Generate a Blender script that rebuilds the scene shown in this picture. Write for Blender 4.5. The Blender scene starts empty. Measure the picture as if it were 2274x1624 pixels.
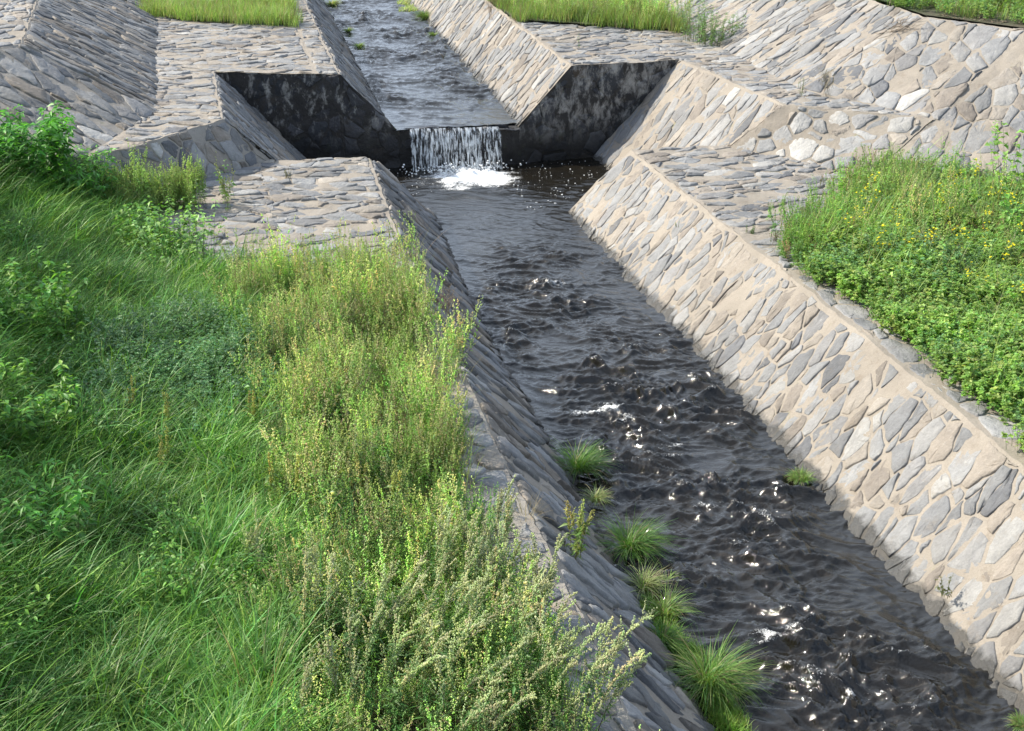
import bpy, math, random
import numpy as np
from mathutils import Vector

# ------------------------------------------------------------------ camera, sky, sun, exposure
S = bpy.context.scene
COL = S.collection
W_PX, H_PX, FPX = 2273.0, 1624.0, 3200.0          # measuring frame used for reading positions off the photograph
CAM = np.array([-6.07, -22.41, 7.0])
PITCH = math.atan2(1351.0, FPX)
AZ = math.atan2(0.2226, 0.9749)
cd = bpy.data.cameras.new('camera')
cd.sensor_width = 36.0
cd.lens = FPX / W_PX * 36.0
cd.clip_end = 2000.0
cam = bpy.data.objects.new('camera', cd)
cam.location = CAM
cam.rotation_euler = (math.pi / 2 - PITCH, 0, -AZ)
COL.objects.link(cam)
S.camera = cam

SUN_EL = math.radians(38.5)
SUN_H = np.array([-0.885, 0.465])                  # horizontal direction towards the sun
w = bpy.data.worlds.new('World')
S.world = w
w.use_nodes = True
nt = w.node_tree
bg = nt.nodes['Background']
sky = nt.nodes.new('ShaderNodeTexSky')
sky.sky_type = 'NISHITA'
sky.sun_disc = False
sky.sun_elevation = SUN_EL
sky.sun_rotation = math.atan2(SUN_H[0], SUN_H[1])
sky.dust_density = 2.0
wtc = nt.nodes.new('ShaderNodeTexCoord')
wn = nt.nodes.new('ShaderNodeTexNoise')
wn.inputs['Scale'].default_value = 2.6
wn.inputs['Detail'].default_value = 6
wmr = nt.nodes.new('ShaderNodeMapRange')
wmr.inputs[1].default_value, wmr.inputs[2].default_value = 0.38, 0.62
wmr.inputs[4].default_value = 0.85
wmx = nt.nodes.new('ShaderNodeMix')
wmx.data_type = 'RGBA'
wmx.inputs[7].default_value = (7.9, 9.2, 11.2, 1)   # broken bluish cloud, added for brighter reflections in the water
nt.links.new(wtc.outputs['Generated'], wn.inputs['Vector'])
wsp = nt.nodes.new('ShaderNodeSeparateXYZ')
nt.links.new(wtc.outputs['Generated'], wsp.inputs[0])
wbi = nt.nodes.new('ShaderNodeMapRange')          # unseen extra cloud put upstream to brighten the water's reflection
wbi.inputs[1].default_value, wbi.inputs[2].default_value = 0.0, 0.75
wbi.inputs[3].default_value, wbi.inputs[4].default_value = -0.06, 0.20
nt.links.new(wsp.outputs[1], wbi.inputs[0])
wad = nt.nodes.new('ShaderNodeMath')
nt.links.new(wn.outputs['Fac'], wad.inputs[0])
nt.links.new(wbi.outputs[0], wad.inputs[1])
nt.links.new(wad.outputs[0], wmr.inputs[0])
nt.links.new(wmr.outputs[0], wmx.inputs[0])
nt.links.new(sky.outputs[0], wmx.inputs[6])
nt.links.new(wmx.outputs[2], bg.inputs[0])
bg.inputs[1].default_value = 0.10
ld = bpy.data.lights.new('sun', 'SUN')
ld.energy = 4.6
ld.angle = math.radians(0.6)
ld.color = (1.0, 0.925, 0.80)
sun = bpy.data.objects.new('sun', ld)
tosun = Vector((SUN_H[0] * math.cos(SUN_EL), SUN_H[1] * math.cos(SUN_EL), math.sin(SUN_EL)))
sun.rotation_euler = tosun.to_track_quat('Z', 'Y').to_euler()
sun.location = (-30, 15, 30)
COL.objects.link(sun)
S.view_settings.view_transform = 'Standard'
S.view_settings.look = 'None'
S.view_settings.gamma = 1.0
S.view_settings.exposure = 0.86
S.render.engine = 'CYCLES'
S.cycles.max_bounces = 6
S.cycles.transparent_max_bounces = 12

# ------------------------------------------------------------------ helpers
rs = np.random.RandomState(7)
random.seed(7)
PI = math.pi
_perm = np.random.RandomState(3).permutation(256)
_perm = np.concatenate([_perm, _perm, _perm])
_ga = np.random.RandomState(4).rand(256) * 2 * PI


def pn(x, y, s=0):
    """gradient noise, about -0.7..0.7, on numpy arrays"""
    x = np.asarray(x, float) + s * 17.31
    y = np.asarray(y, float) + s * 9.77
    xi = np.floor(x).astype(int)
    yi = np.floor(y).astype(int)
    fx = x - xi
    fy = y - yi
    u = fx * fx * fx * (fx * (fx * 6 - 15) + 10)
    v = fy * fy * fy * (fy * (fy * 6 - 15) + 10)

    def g(ix, iy, dx, dy):
        a = _ga[_perm[_perm[ix & 255] + (iy & 255)]]
        return np.cos(a) * dx + np.sin(a) * dy
    a = g(xi, yi, fx, fy)
    b = g(xi + 1, yi, fx - 1, fy)
    c = g(xi, yi + 1, fx, fy - 1)
    d = g(xi + 1, yi + 1, fx - 1, fy - 1)
    return (a + u * (b - a)) * (1 - v) + (c + u * (d - c)) * v


def fbm(x, y, s=0, o=3):
    t = 0
    a = 1.0
    for k in range(o):
        t = t + a * pn(x * 2 ** k, y * 2 ** k, s + k)
        a *= 0.5
    return t


def at(px, py, z):
    """world point at height z seen at a measured photo position"""
    u = (px - W_PX / 2) / FPX
    v = (H_PX / 2 - py) / FPX
    f = math.cos(PITCH) + v * math.sin(PITCH)
    up = -math.sin(PITCH) + v * math.cos(PITCH)
    d = np.array([u * math.cos(AZ) + f * math.sin(AZ), -u * math.sin(AZ) + f * math.cos(AZ), up])
    return CAM + d * ((z - CAM[2]) / d[2])


def link(name, me, parent=None, loc=None):
    o = bpy.data.objects.new(name, me)
    COL.objects.link(o)
    if parent is not None:
        o.parent = parent
    if loc is not None:
        o.location = loc
    return o


def mesh(name, V, F, mats, C=None, smooth=False, mi=None, extra=None):
    """V Nx3; F list of int arrays (Mx3 / Mx4); one mesh from numpy arrays"""
    V = np.asarray(V, np.float32)
    me = bpy.data.meshes.new(name)
    F = [np.asarray(f, np.int32) for f in F if len(f)]
    me.vertices.add(len(V))
    me.vertices.foreach_set('co', V.ravel())
    tot = np.concatenate([np.full(len(f), f.shape[1], np.int32) for f in F])
    lo = np.concatenate([f.ravel() for f in F])
    st = np.concatenate([[0], np.cumsum(tot)[:-1]]).astype(np.int32)
    me.loops.add(len(lo))
    me.loops.foreach_set('vertex_index', lo)
    me.polygons.add(len(tot))
    me.polygons.foreach_set('loop_start', st)
    me.polygons.foreach_set('loop_total', tot)
    if smooth:
        me.polygons.foreach_set('use_smooth', np.ones(len(tot), bool))
    if mi is not None:
        me.polygons.foreach_set('material_index', np.concatenate(mi).astype(np.int32))
    for m in mats:
        me.materials.append(m)
    if C is not None:
        a = me.attributes.new('col', 'FLOAT_COLOR', 'POINT')
        c4 = np.ones((len(V), 4), np.float32)
        c4[:, :3] = C
        a.data.foreach_set('color', c4.ravel())
    for k, arr in (extra or {}).items():
        a = me.attributes.new(k, 'FLOAT', 'POINT')
        a.data.foreach_set('value', np.asarray(arr, np.float32))
    me.update(calc_edges=True)
    me.validate()
    return me


def tag(o, label=None, cat=None, group=None, kind=None):
    if label:
        o['label'] = label
    if cat:
        o['category'] = cat
    if group:
        o['group'] = group
    if kind:
        o['kind'] = kind
    return o


def empty(name, loc=(0, 0, 0)):
    o = bpy.data.objects.new(name, None)
    o.location = loc
    o.empty_display_size = 0.2
    COL.objects.link(o)
    return o


# ------------------------------------------------------------------ materials
class NT:
    def __init__(s, name):
        s.m = bpy.data.materials.new(name)
        s.m.use_nodes = True
        s.t = s.m.node_tree
        s.b = s.t.nodes['Principled BSDF']
        s.out = s.t.nodes['Material Output']

    def n(s, ty, **kw):
        x = s.t.nodes.new(ty)
        for k, v in kw.items():
            setattr(x, k, v)
        return x

    def l(s, a, b):
        s.t.links.new(a, b)

    def noise(s, scale, detail=4, rough=0.55, vec=None, dist=0.0):
        x = s.n('ShaderNodeTexNoise')
        x.inputs['Scale'].default_value = scale
        x.inputs['Detail'].default_value = detail
        x.inputs['Roughness'].default_value = rough
        x.inputs['Distortion'].default_value = dist
        if vec is not None:
            s.l(vec, x.inputs['Vector'])
        return x.outputs['Fac']

    def ramp(s, fac, lo, hi, a=0.0, b=1.0):
        x = s.n('ShaderNodeMapRange')
        x.inputs[1].default_value = lo
        x.inputs[2].default_value = hi
        x.inputs[3].default_value = a
        x.inputs[4].default_value = b
        s.l(fac, x.inputs[0])
        return x.outputs[0]

    def math(s, op, a, b=None, v=None):
        x = s.n('ShaderNodeMath', operation=op)
        s.l(a, x.inputs[0])
        if b is not None:
            s.l(b, x.inputs[1])
        if v is not None:
            x.inputs[1].default_value = v
        return x.outputs[0]

    def mix(s, fac, a, b, blend='MIX'):
        x = s.n('ShaderNodeMix', data_type='RGBA', blend_type=blend)
        for sock, v in ((x.inputs[0], fac), (x.inputs[6], a), (x.inputs[7], b)):
            if isinstance(v, (int, float)):
                sock.default_value = v
            elif isinstance(v, tuple):
                sock.default_value = (*v, 1)
            else:
                s.l(v, sock)
        return x.outputs[2]

    def pos(s, stretch=None):
        g = s.n('ShaderNodeNewGeometry')
        if not stretch:
            return g.outputs['Position']
        mp = s.n('ShaderNodeMapping')
        mp.inputs['Scale'].default_value = stretch
        s.l(g.outputs['Position'], mp.inputs[0])
        return mp.outputs[0]

    def bump(s, h, strength, dist, prev=None):
        x = s.n('ShaderNodeBump')
        x.inputs['Strength'].default_value = strength
        x.inputs['Distance'].default_value = dist
        s.l(h, x.inputs['Height'])
        if prev is not None:
            s.l(prev, x.inputs['Normal'])
        return x.outputs[0]


def wetness(k, wl, colour, dry_rough):
    """darkened wet band just above the water line, ragged by noise"""
    g = k.n('ShaderNodeNewGeometry')
    sp = k.n('ShaderNodeSeparateXYZ')
    k.l(g.outputs['Position'], sp.inputs[0])
    nz = k.noise(5, 4, 0.6, k.pos())
    zz = k.math('ADD', sp.outputs[2], k.ramp(nz, 0.3, 0.7, -0.05, 0.05))
    wet = k.ramp(zz, wl + 0.03, wl + 0.08, 1.0, 0.0)
    dark = k.mix(0.86, colour, (0.035, 0.034, 0.03))
    c = k.mix(wet, colour, dark)
    k.l(c, k.b.inputs['Base Color'])
    k.l(k.ramp(wet, 0, 1, dry_rough, 0.25), k.b.inputs['Roughness'])


def stone_mat(name, wl):
    k = NT(name)
    a = k.n('ShaderNodeAttribute', attribute_name='col').outputs['Color']
    n1 = k.noise(7, 8, 0.65, k.pos())
    n2 = k.noise(38, 6, 0.7, k.pos())
    c = k.mix(1.0, a, k.mix(n1, (0.62, 0.62, 0.63), (1.36, 1.35, 1.32)), 'MULTIPLY')
    c = k.mix(1.0, c, k.mix(n2, (0.72, 0.72, 0.72), (1.28, 1.28, 1.28)), 'MULTIPLY')
    lich = k.ramp(k.noise(11, 7, 0.75, k.pos((1, 1, 1.4))), 0.60, 0.68)
    c = k.mix(k.math('MULTIPLY', lich, v=0.45), c, (0.42, 0.41, 0.38))
    big = k.noise(0.9, 5, 0.6, k.pos())
    c = k.mix(1.0, c, k.mix(big, (0.70, 0.69, 0.67), (1.26, 1.26, 1.26)), 'MULTIPLY')
    dirt = k.ramp(k.noise(3.1, 6, 0.7, k.pos()), 0.56, 0.72)
    c = k.mix(k.math('MULTIPLY', dirt, v=0.5), c, (0.19, 0.155, 0.115))
    wetness(k, wl, c, 0.72)
    b = k.bump(k.noise(16, 9, 0.68, k.pos((1.5, 1.5, 0.8))), 0.75, 0.03)
    b = k.bump(n2, 0.45, 0.008, b)
    k.l(b, k.b.inputs['Normal'])
    k.b.inputs['Specular IOR Level'].default_value = 0.35
    return k.m


def mortar_mat(name, wl, base=(0.282, 0.252, 0.213)):
    k = NT(name)
    n1 = k.noise(2.4, 7, 0.65, k.pos())
    c = k.mix(n1, tuple(v * 0.72 for v in base), tuple(v * 1.25 for v in base))
    n2 = k.noise(60, 5, 0.75, k.pos())
    c = k.mix(1.0, c, k.mix(n2, (0.66, 0.65, 0.64), (1.32, 1.33, 1.34)), 'MULTIPLY')
    big = k.noise(0.9, 5, 0.6, k.pos())
    c = k.mix(1.0, c, k.mix(big, (0.70, 0.69, 0.67), (1.26, 1.26, 1.26)), 'MULTIPLY')
    d = k.ramp(k.noise(5.5, 7, 0.72, k.pos()), 0.55, 0.7)
    c = k.mix(k.math('MULTIPLY', d, v=0.65), c, (0.17, 0.135, 0.10))
    moss = k.ramp(k.noise(1.7, 6, 0.7, k.pos((1, 1.3, 1))), 0.63, 0.72)
    c = k.mix(k.math('MULTIPLY', moss, v=0.55), c, (0.16, 0.17, 0.06))
    wetness(k, wl, c, 0.9)
    b = k.bump(k.noise(9, 8, 0.7, k.pos()), 0.6, 0.035)
    b = k.bump(n2, 0.6, 0.01, b)
    k.l(b, k.b.inputs['Normal'])
    k.b.inputs['Specular IOR Level'].default_value = 0.25
    return k.m


STONE_LO = stone_mat('stone_lower', 0.02)
STONE_HI = stone_mat('stone_upper', 0.74)
MORT_LO = mortar_mat('mortar_lower', 0.02)
MORT_HI = mortar_mat('mortar_upper', 0.74)
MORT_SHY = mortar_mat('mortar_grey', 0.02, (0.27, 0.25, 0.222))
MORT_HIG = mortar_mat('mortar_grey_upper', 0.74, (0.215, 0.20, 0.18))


def weir_mats(lo, hi, zlo):
    out = []
    for nm in ('weir_stone', 'weir_mortar'):
        k = NT(nm)
        if nm == 'weir_stone':
            c = k.n('ShaderNodeAttribute', attribute_name='col').outputs['Color']
        else:
            c = k.mix(k.noise(4, 6, 0.7, k.pos()), (0.016, 0.016, 0.018), (0.055, 0.05, 0.045))
        n1 = k.noise(9, 8, 0.7, k.pos())
        c = k.mix(1.0, c, k.mix(n1, (0.4, 0.4, 0.4), (1.6, 1.6, 1.6)), 'MULTIPLY')
        g = k.n('ShaderNodeSeparateXYZ')
        k.l(k.pos(), g.inputs[0])
        # pale mineral streaks, only well above the pool
        st = k.ramp(k.noise(3.6, 8, 0.72, k.pos((1.5, 1.5, 0.85)), 0.3), lo, hi)
        zf = k.ramp(g.outputs[2], zlo, zlo + 0.75, 0.0, 0.9)
        c = k.mix(k.math('MULTIPLY', st, zf), c, (0.36, 0.345, 0.32))
        br = k.ramp(k.noise(2.2, 5, 0.6, k.pos()), 0.6, 0.7, 0.0, 0.5)
        c = k.mix(br, c, (0.06, 0.045, 0.03))
        gr = k.math('MULTIPLY', k.ramp(k.noise(6, 6, 0.7, k.pos()), 0.58, 0.66), k.ramp(g.outputs[2], 0.9, 0.4, 0, 0.5))
        c = k.mix(gr, c, (0.07, 0.08, 0.045))
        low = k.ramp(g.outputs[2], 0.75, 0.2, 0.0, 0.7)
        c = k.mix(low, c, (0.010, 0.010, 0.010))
        k.l(c, k.b.inputs['Base Color'])
        k.b.inputs['Roughness'].default_value = 0.55
        k.b.inputs['Specular IOR Level'].default_value = 0.3
        b = k.bump(k.noise(12, 9, 0.7, k.pos()), 0.8, 0.04)
        k.l(b, k.b.inputs['Normal'])
        out.append(k.m)
    return out


WEIR_S, WEIR_M = weir_mats(0.53, 0.66, 0.35)
WEIR_SP, WEIR_MP = weir_mats(0.46, 0.62, 0.15)


def soil_mat():
    k = NT('soil')
    n = k.noise(6, 8, 0.7, k.pos())
    c = k.mix(n, (0.035, 0.03, 0.018), (0.10, 0.085, 0.05))
    g = k.ramp(k.noise(1.3, 6, 0.7, k.pos()), 0.42, 0.6)
    c = k.mix(g, c, (0.035, 0.06, 0.015))
    k.l(c, k.b.inputs['Base Color'])
    k.b.inputs['Roughness'].default_value = 0.95
    k.l(k.bump(n, 0.8, 0.05), k.b.inputs['Normal'])
    return k.m


SOIL = soil_mat()


def leaf_mat(name, trans=0.35, rough=0.45, spec=0.4):
    k = NT(name)
    a = k.n('ShaderNodeAttribute', attribute_name='col').outputs['Color']
    n = k.noise(30, 2, 0.5, k.pos())
    c = k.mix(1.0, a, k.mix(n, (0.75, 0.75, 0.75), (1.25, 1.25, 1.25)), 'MULTIPLY')
    k.l(c, k.b.inputs['Base Color'])
    k.b.inputs['Roughness'].default_value = rough
    k.b.inputs['Specular IOR Level'].default_value = spec
    t = k.n('ShaderNodeBsdfTranslucent')
    tc = k.mix(1.0, c, (1.25, 1.25, 0.7), 'MULTIPLY')
    k.l(tc, t.inputs[0])
    mx = k.n('ShaderNodeMixShader')
    mx.inputs[0].default_value = trans
    k.l(k.b.outputs[0], mx.inputs[1])
    k.l(t.outputs[0], mx.inputs[2])
    k.l(mx.outputs[0], k.out.inputs[0])
    return k.m


LEAF = leaf_mat('leaf', 0.40, 0.45, 0.32)
DRY = leaf_mat('dry_stem', 0.15, 0.7, 0.2)


def plain(name, col, rough=0.7, var=0.35, scale=14):
    k = NT(name)
    n = k.noise(scale, 6, 0.65, k.pos())
    c = k.mix(n, tuple(v * (1 - var) for v in col), tuple(v * (1 + var) for v in col))
    k.l(c, k.b.inputs['Base Color'])
    k.b.inputs['Roughness'].default_value = rough
    k.l(k.bump(n, 0.5, 0.02), k.b.inputs['Normal'])
    return k.m


WOOD = plain('driftwood', (0.20, 0.155, 0.11), 0.85, 0.5, 40)
BARK = plain('bark', (0.09, 0.07, 0.05), 0.9, 0.5, 10)
ROCK = plain('grey_rock', (0.30, 0.30, 0.29), 0.8, 0.5, 12)


def water_mat():
    k = NT('water')
    fo = k.n('ShaderNodeAttribute', attribute_name='foam').outputs['Fac']
    n = k.noise(1.6, 4, 0.6, k.pos())
    c = k.mix(n, (0.005, 0.0056, 0.0062), (0.017, 0.0135, 0.0075))
    br = k.noise(30, 8, 0.8, k.pos((0.8, 1.0, 1)), 1.2)
    f = k.math('ADD', fo, k.ramp(br, 0.25, 0.75, -0.42, 0.42))
    f = k.ramp(f, 0.46, 0.72)
    f = k.math('MULTIPLY', f, k.ramp(fo, 0.02, 0.12))
    c = k.mix(f, c, (0.86, 0.87, 0.86))
    k.l(c, k.b.inputs['Base Color'])
    k.l(k.ramp(f, 0, 1, 0.055, 0.6), k.b.inputs['Roughness'])
    k.b.inputs['IOR'].default_value = 1.48
    b = k.bump(k.noise(8, 5, 0.62, k.pos((0.8, 1.3, 1)), 0.8), 0.28, 0.03)
    b = k.bump(k.noise(30, 4, 0.6, k.pos((1, 1.3, 1)), 0.5), 0.3, 0.010, b)
    k.l(b, k.b.inputs['Normal'])
    return k.m


WATER = water_mat()


def fall_mat():
    k = NT('falling_water')
    n = k.noise(14, 5, 0.7, k.pos((2.2, 0.6, 0.35)))
    k.b.inputs['Base Color'].default_value = (0.80, 0.84, 0.86, 1)
    k.b.inputs['Roughness'].default_value = 0.25
    k.l(k.bump(n, 0.5, 0.02), k.b.inputs['Normal'])
    tr = k.n('ShaderNodeBsdfTransparent')
    mx = k.n('ShaderNodeMixShader')
    k.l(k.ramp(n, 0.47, 0.64, 0.0, 0.95), mx.inputs[0])
    k.l(tr.outputs[0], mx.inputs[1])
    k.l(k.b.outputs[0], mx.inputs[2])
    k.l(mx.outputs[0], k.out.inputs[0])
    return k.m


FALL = fall_mat()
FOAM = plain('foam', (0.86, 0.88, 0.88), 0.4, 0.05, 30)

# ------------------------------------------------------------------ masonry
SLATE = [(0.205, 0.21, 0.215), (0.235, 0.238, 0.24), (0.18, 0.185, 0.192), (0.26, 0.26, 0.258), (0.22, 0.22, 0.222),
         (0.25, 0.222, 0.19), (0.205, 0.182, 0.158), (0.275, 0.25, 0.218), (0.13, 0.135, 0.145), (0.29, 0.288, 0.28)]
SLATE_W = np.array([5, 5, 3, 4, 4, 3.4, 2.4, 3.0, 1.6, 1.2])
WEIRP = [(0.035, 0.037, 0.042), (0.048, 0.048, 0.052), (0.06, 0.06, 0.066), (0.03, 0.03, 0.034), (0.06, 0.046, 0.034), (0.095, 0.095, 0.10)]
WEIR_W = np.array([5, 4, 3, 4, 1, 1.0])


def clip(poly, nx, ny, c):
    """keep the part of a convex polygon where nx*x + ny*y <= c"""
    out = []
    m = len(poly)
    for i in range(m):
        a = poly[i]
        b = poly[(i + 1) % m]
        da = nx * a[0] + ny * a[1] - c
        db = nx * b[0] + ny * b[1] - c
        if da <= 0:
            out.append(a)
        if (da < 0 < db) or (db < 0 < da):
            t = da / (da - db)
            out.append((a[0] + t * (b[0] - a[0]), a[1] + t * (b[1] - a[1])))
    return out


def area(p):
    return 0.5 * sum(p[i][0] * p[(i + 1) % len(p)][1] - p[(i + 1) % len(p)][0] * p[i][1] for i in range(len(p)))


def wobble(V):
    """the same gentle unevenness for all masonry, so shared edges stay joined but are not ruler straight"""
    x, y, z = V[:, 0], V[:, 1], V[:, 2]
    out = V.copy()
    for k, (a, b) in enumerate(((y + z * 0.7, x - z), (x + z * 0.9, y + z), (x + y * 0.35, y - x * 0.4))):
        out[:, k] += 0.030 * pn(a * 1.3, b * 1.3, 91 + k) + 0.022 * pn(a * 5.0, b * 5.0, 95 + k) + 0.012 * pn(a * 12.0, b * 12.0, 99 + k)
    return out


def masonry(name, quads, a, b, ang=0.0, gap=(0.010, 0.035), h=(0.006, 0.022), tilt=0.03, drop=0.06, pal=SLATE, palw=SLATE_W,
            mats=None, parent=None, seed=1, tone=1.0, white=0.006, rough=0.006, grid=0.11, edge=0.012, mdisp=0.010, weight=0.42, axis=None, var=0.16):
    """stones a long (towards the v side, turned by ang) and b wide, bedded in mortar over each convex quad A,B,C,D"""
    R = random.Random(seed)
    VV, FT, FQ, CC = [], [], [], []
    MT, MQ = [], []
    nv = 0
    pw = palw / palw.sum()
    cum = np.cumsum(pw)
    beds = []
    # mortar bed
    for q in quads:
        A, B, C, D = [np.array(p, float) for p in q]
        nu = max(2, int(max(np.linalg.norm(B - A), np.linalg.norm(C - D)) / grid))
        nw = max(2, int(max(np.linalg.norm(D - A), np.linalg.norm(C - B)) / grid))
        nu, nw = min(nu, 420), min(nw, 220)
        u = np.linspace(0, 1, nu + 1)[None, :, None]
        v = np.linspace(0, 1, nw + 1)[:, None, None]
        P = A * (1 - u) * (1 - v) + B * u * (1 - v) + C * u * v + D * (1 - u) * v
        N = np.cross(C - A, D - B)
        N /= np.linalg.norm(N)
        P0 = P.copy()
        fade = np.minimum(np.minimum(u, 1 - u) * nu, np.minimum(v, 1 - v) * nw).clip(0, 1)
        e1 = (B - A) if np.linalg.norm(B - A) > 0.01 else (C - D)
        e1 = e1 / np.linalg.norm(e1)
        e2 = np.cross(N, e1)
        x = P @ e1
        y = P @ e2
        d = fbm(x * 2.3, y * 2.3, seed, 3) * mdisp * 1.6 + fbm(x * 7, y * 7, seed + 5, 2) * mdisp * 0.7
        P = P + N * (d[..., None] * fade)
        beds.append(P0)
        VV.append(P.reshape(-1, 3))
        CC.append(np.full((P.shape[0] * P.shape[1], 3), 0.4))
        i = np.arange(nw)[:, None] * (nu + 1) + np.arange(nu)[None, :] + nv
        FQ.append(np.stack([i, i + 1, i + nu + 2, i + nu + 1], -1).reshape(-1, 4))
        MQ.append(np.zeros(nu * nw))
        nv += P.shape[0] * P.shape[1]
    # stones
    edges = {}
    for q in quads:
        for i in range(4):
            kk = tuple(sorted((tuple(np.round(q[i], 3)), tuple(np.round(q[(i + 1) % 4], 3)))))
            edges[kk] = edges.get(kk, 0) + 1
    for q, bed in zip(quads, beds):
        A, B, C, D = [np.array(p, float) for p in q]
        N = np.cross(C - A, D - B)
        N /= np.linalg.norm(N)
        e1 = (B - A) if np.linalg.norm(B - A) > 0.01 else (C - D)
        e1 = e1 - N * (e1 @ N)
        if axis is not None:
            e1 = np.array(axis, float) - N * (np.array(axis, float) @ N)
        e1 /= np.linalg.norm(e1)
        e2 = np.cross(N, e1)
        G = (A + B + C + D) / 4
        pol = [((P - G) @ e1, (P - G) @ e2) for P in (A, B, C, D)]
        bound = []
        for i in range(4):
            p0, p1 = pol[i], pol[(i + 1) % 4]
            ex, ey = p1[0] - p0[0], p1[1] - p0[1]
            ln = math.hypot(ex, ey)
            if ln < 1e-4:
                continue
            nx, ny = ey / ln, -ex / ln
            kk = tuple(sorted((tuple(np.round(q[i], 3)), tuple(np.round(q[(i + 1) % 4], 3)))))
            bound.append((nx, ny, nx * p0[0] + ny * p0[1] - (edge if edges[kk] < 2 else -0.06), 0.03 if edges[kk] < 2 else 0.06))
        bx, by, bz = (bed - G) @ e1, (bed - G) @ e2, (bed - G) @ N
        ca, sa = math.cos(ang), math.sin(ang)
        # p: short axis, q: long axis

        def to_pq(x, y):
            return ((x * ca - y * sa) / b, (x * sa + y * ca) / a)

        def to_xy(p, qq):
            X, Y = p * b, qq * a
            return (X * ca + Y * sa, -X * sa + Y * ca)
        pq = [to_pq(*p) for p in pol]
        p0, p1 = min(p[0] for p in pq) - 1.5, max(p[0] for p in pq) + 1.5
        q0, q1 = min(p[1] for p in pq) - 1.5, max(p[1] for p in pq) + 1.5
        np_, nq = int(p1 - p0) + 1, int(q1 - q0) + 1
        site = {}
        for i in range(np_):
            for j in range(nq):
                site[i, j] = (p0 + i + R.uniform(-0.42, 0.42), q0 + j + (0.5 if i % 2 else 0) + R.uniform(-0.40, 0.40), R.uniform(-weight, weight))
        for (i, j), (sx, sy, sw) in site.items():
            cx, cy = to_xy(sx, sy)
            far = max(nx * cx + ny * cy - c for nx, ny, c, jt in bound)
            if far > 0.8 * a:
                continue
            if R.random() < drop:
                continue
            cell = [(sx - 1.4, sy - 1.4), (sx + 1.4, sy - 1.4), (sx + 1.4, sy + 1.4), (sx - 1.4, sy + 1.4)]
            ok = True
            for di in (-2, -1, 0, 1, 2):
                for dj in (-2, -1, 0, 1, 2):
                    o = site.get((i + di, j + dj))
                    if o is None or (di == 0 and dj == 0):
                        continue
                    dx, dy = o[0] - sx, o[1] - sy
                    c = (o[0] ** 2 + o[1] ** 2 - o[2] - sx * sx - sy * sy + sw) / 2
                    cell = clip(cell, dx, dy, c)
                    if len(cell) < 3:
                        ok = False
                        break
                if not ok:
                    break
            if not ok:
                continue
            c2 = [to_xy(*p) for p in cell]
            if area(c2) < 0:
                c2 = c2[::-1]
            for nx, ny, c, jt in bound:
                c2 = clip(c2, nx, ny, c - R.uniform(-0.4, 1.0) * jt)
                if len(c2) < 3:
                    break
            if len(c2) < 3 or area(c2) < 0.10 * a * b:
                continue
            src = list(c2)
            m = len(src)
            gbase = R.uniform(*gap)
            for t in range(m):
                x0, y0 = src[t]
                x1, y1 = src[(t + 1) % m]
                ln = math.hypot(x1 - x0, y1 - y0)
                if ln < 1e-5:
                    continue
                nx, ny = (y1 - y0) / ln, -(x1 - x0) / ln
                c2 = clip(c2, nx, ny, nx * x0 + ny * y0 - gbase * R.uniform(0.35, 1.5))
                if len(c2) < 3:
                    break
            if len(c2) < 3 or area(c2) < 0.05 * a * b:
                continue
            # round the corners unevenly, then roughen the outline
            pts = []
            m = len(c2)
            for t in range(m):
                p_, c_, n_ = c2[t - 1], c2[t], c2[(t + 1) % m]
                r1, r2 = R.choice((0.03, 0.06, 0.12, 0.22)), R.choice((0.03, 0.06, 0.12, 0.22))
                pts.append((c_[0] + (p_[0] - c_[0]) * r1, c_[1] + (p_[1] - c_[1]) * r1))
                if R.random() < 0.7:
                    k_ = R.uniform(0.2, 0.5) * (r1 + r2) * 0.5
                    pts.append((c_[0] + (p_[0] + n_[0] - 2 * c_[0]) * k_ * 0.5, c_[1] + (p_[1] + n_[1] - 2 * c_[1]) * k_ * 0.5))
                pts.append((c_[0] + (n_[0] - c_[0]) * r2, c_[1] + (n_[1] - c_[1]) * r2))
            fine = []
            m = len(pts)
            for t in range(m):
                x0, y0 = pts[t]
                x1, y1 = pts[(t + 1) % m]
                fine.append((x0, y0))
                ln = math.hypot(x1 - x0, y1 - y0)
                ns = int(ln / 0.07)
                for z in range(1, ns + 1):
                    f = z / (ns + 1)
                    fine.append((x0 + (x1 - x0) * f + R.uniform(-rough, rough), y0 + (y1 - y0) * f + R.uniform(-rough, rough)))
            ring = np.array(fine)
            m = len(ring)
            cen = ring.mean(0)
            size = np.abs(ring - cen).max()
            hh = R.uniform(*h)
            tx, ty = R.uniform(-tilt, tilt), R.uniform(-tilt, tilt)
            ii, jj = np.unravel_index(np.argmin((bx - cen[0]) ** 2 + (by - cen[1]) ** 2), bx.shape)
            sl = (slice(max(0, ii - 1), ii + 2), slice(max(0, jj - 1), jj + 2))
            fx_, fy_, fz_ = bx[sl].ravel() - cen[0], by[sl].ravel() - cen[1], bz[sl].ravel()
            fit = np.linalg.lstsq(np.column_stack([fx_, fy_, np.ones(len(fx_))]), fz_, rcond=None)[0]
            rel = ring - cen
            rl = np.linalg.norm(rel, axis=1, keepdims=True) + 1e-6
            dome = R.uniform(0.0, 0.010)
            layers = []
            for inset, zz, nz in ((0.0, -0.03, 0), (0.003, hh * 0.55, 0.002), (0.014, hh, 0.003)):
                xy = cen + rel * np.maximum(0.15, 1 - inset / rl)
                z_ = zz + (0 if zz < 0 else 1) * (xy - cen) @ np.array([tx, ty]) + np.array([R.gauss(0, nz) for _ in range(m)])
                layers.append(np.column_stack([xy, z_]))
            xy = cen + rel * 0.55
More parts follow.
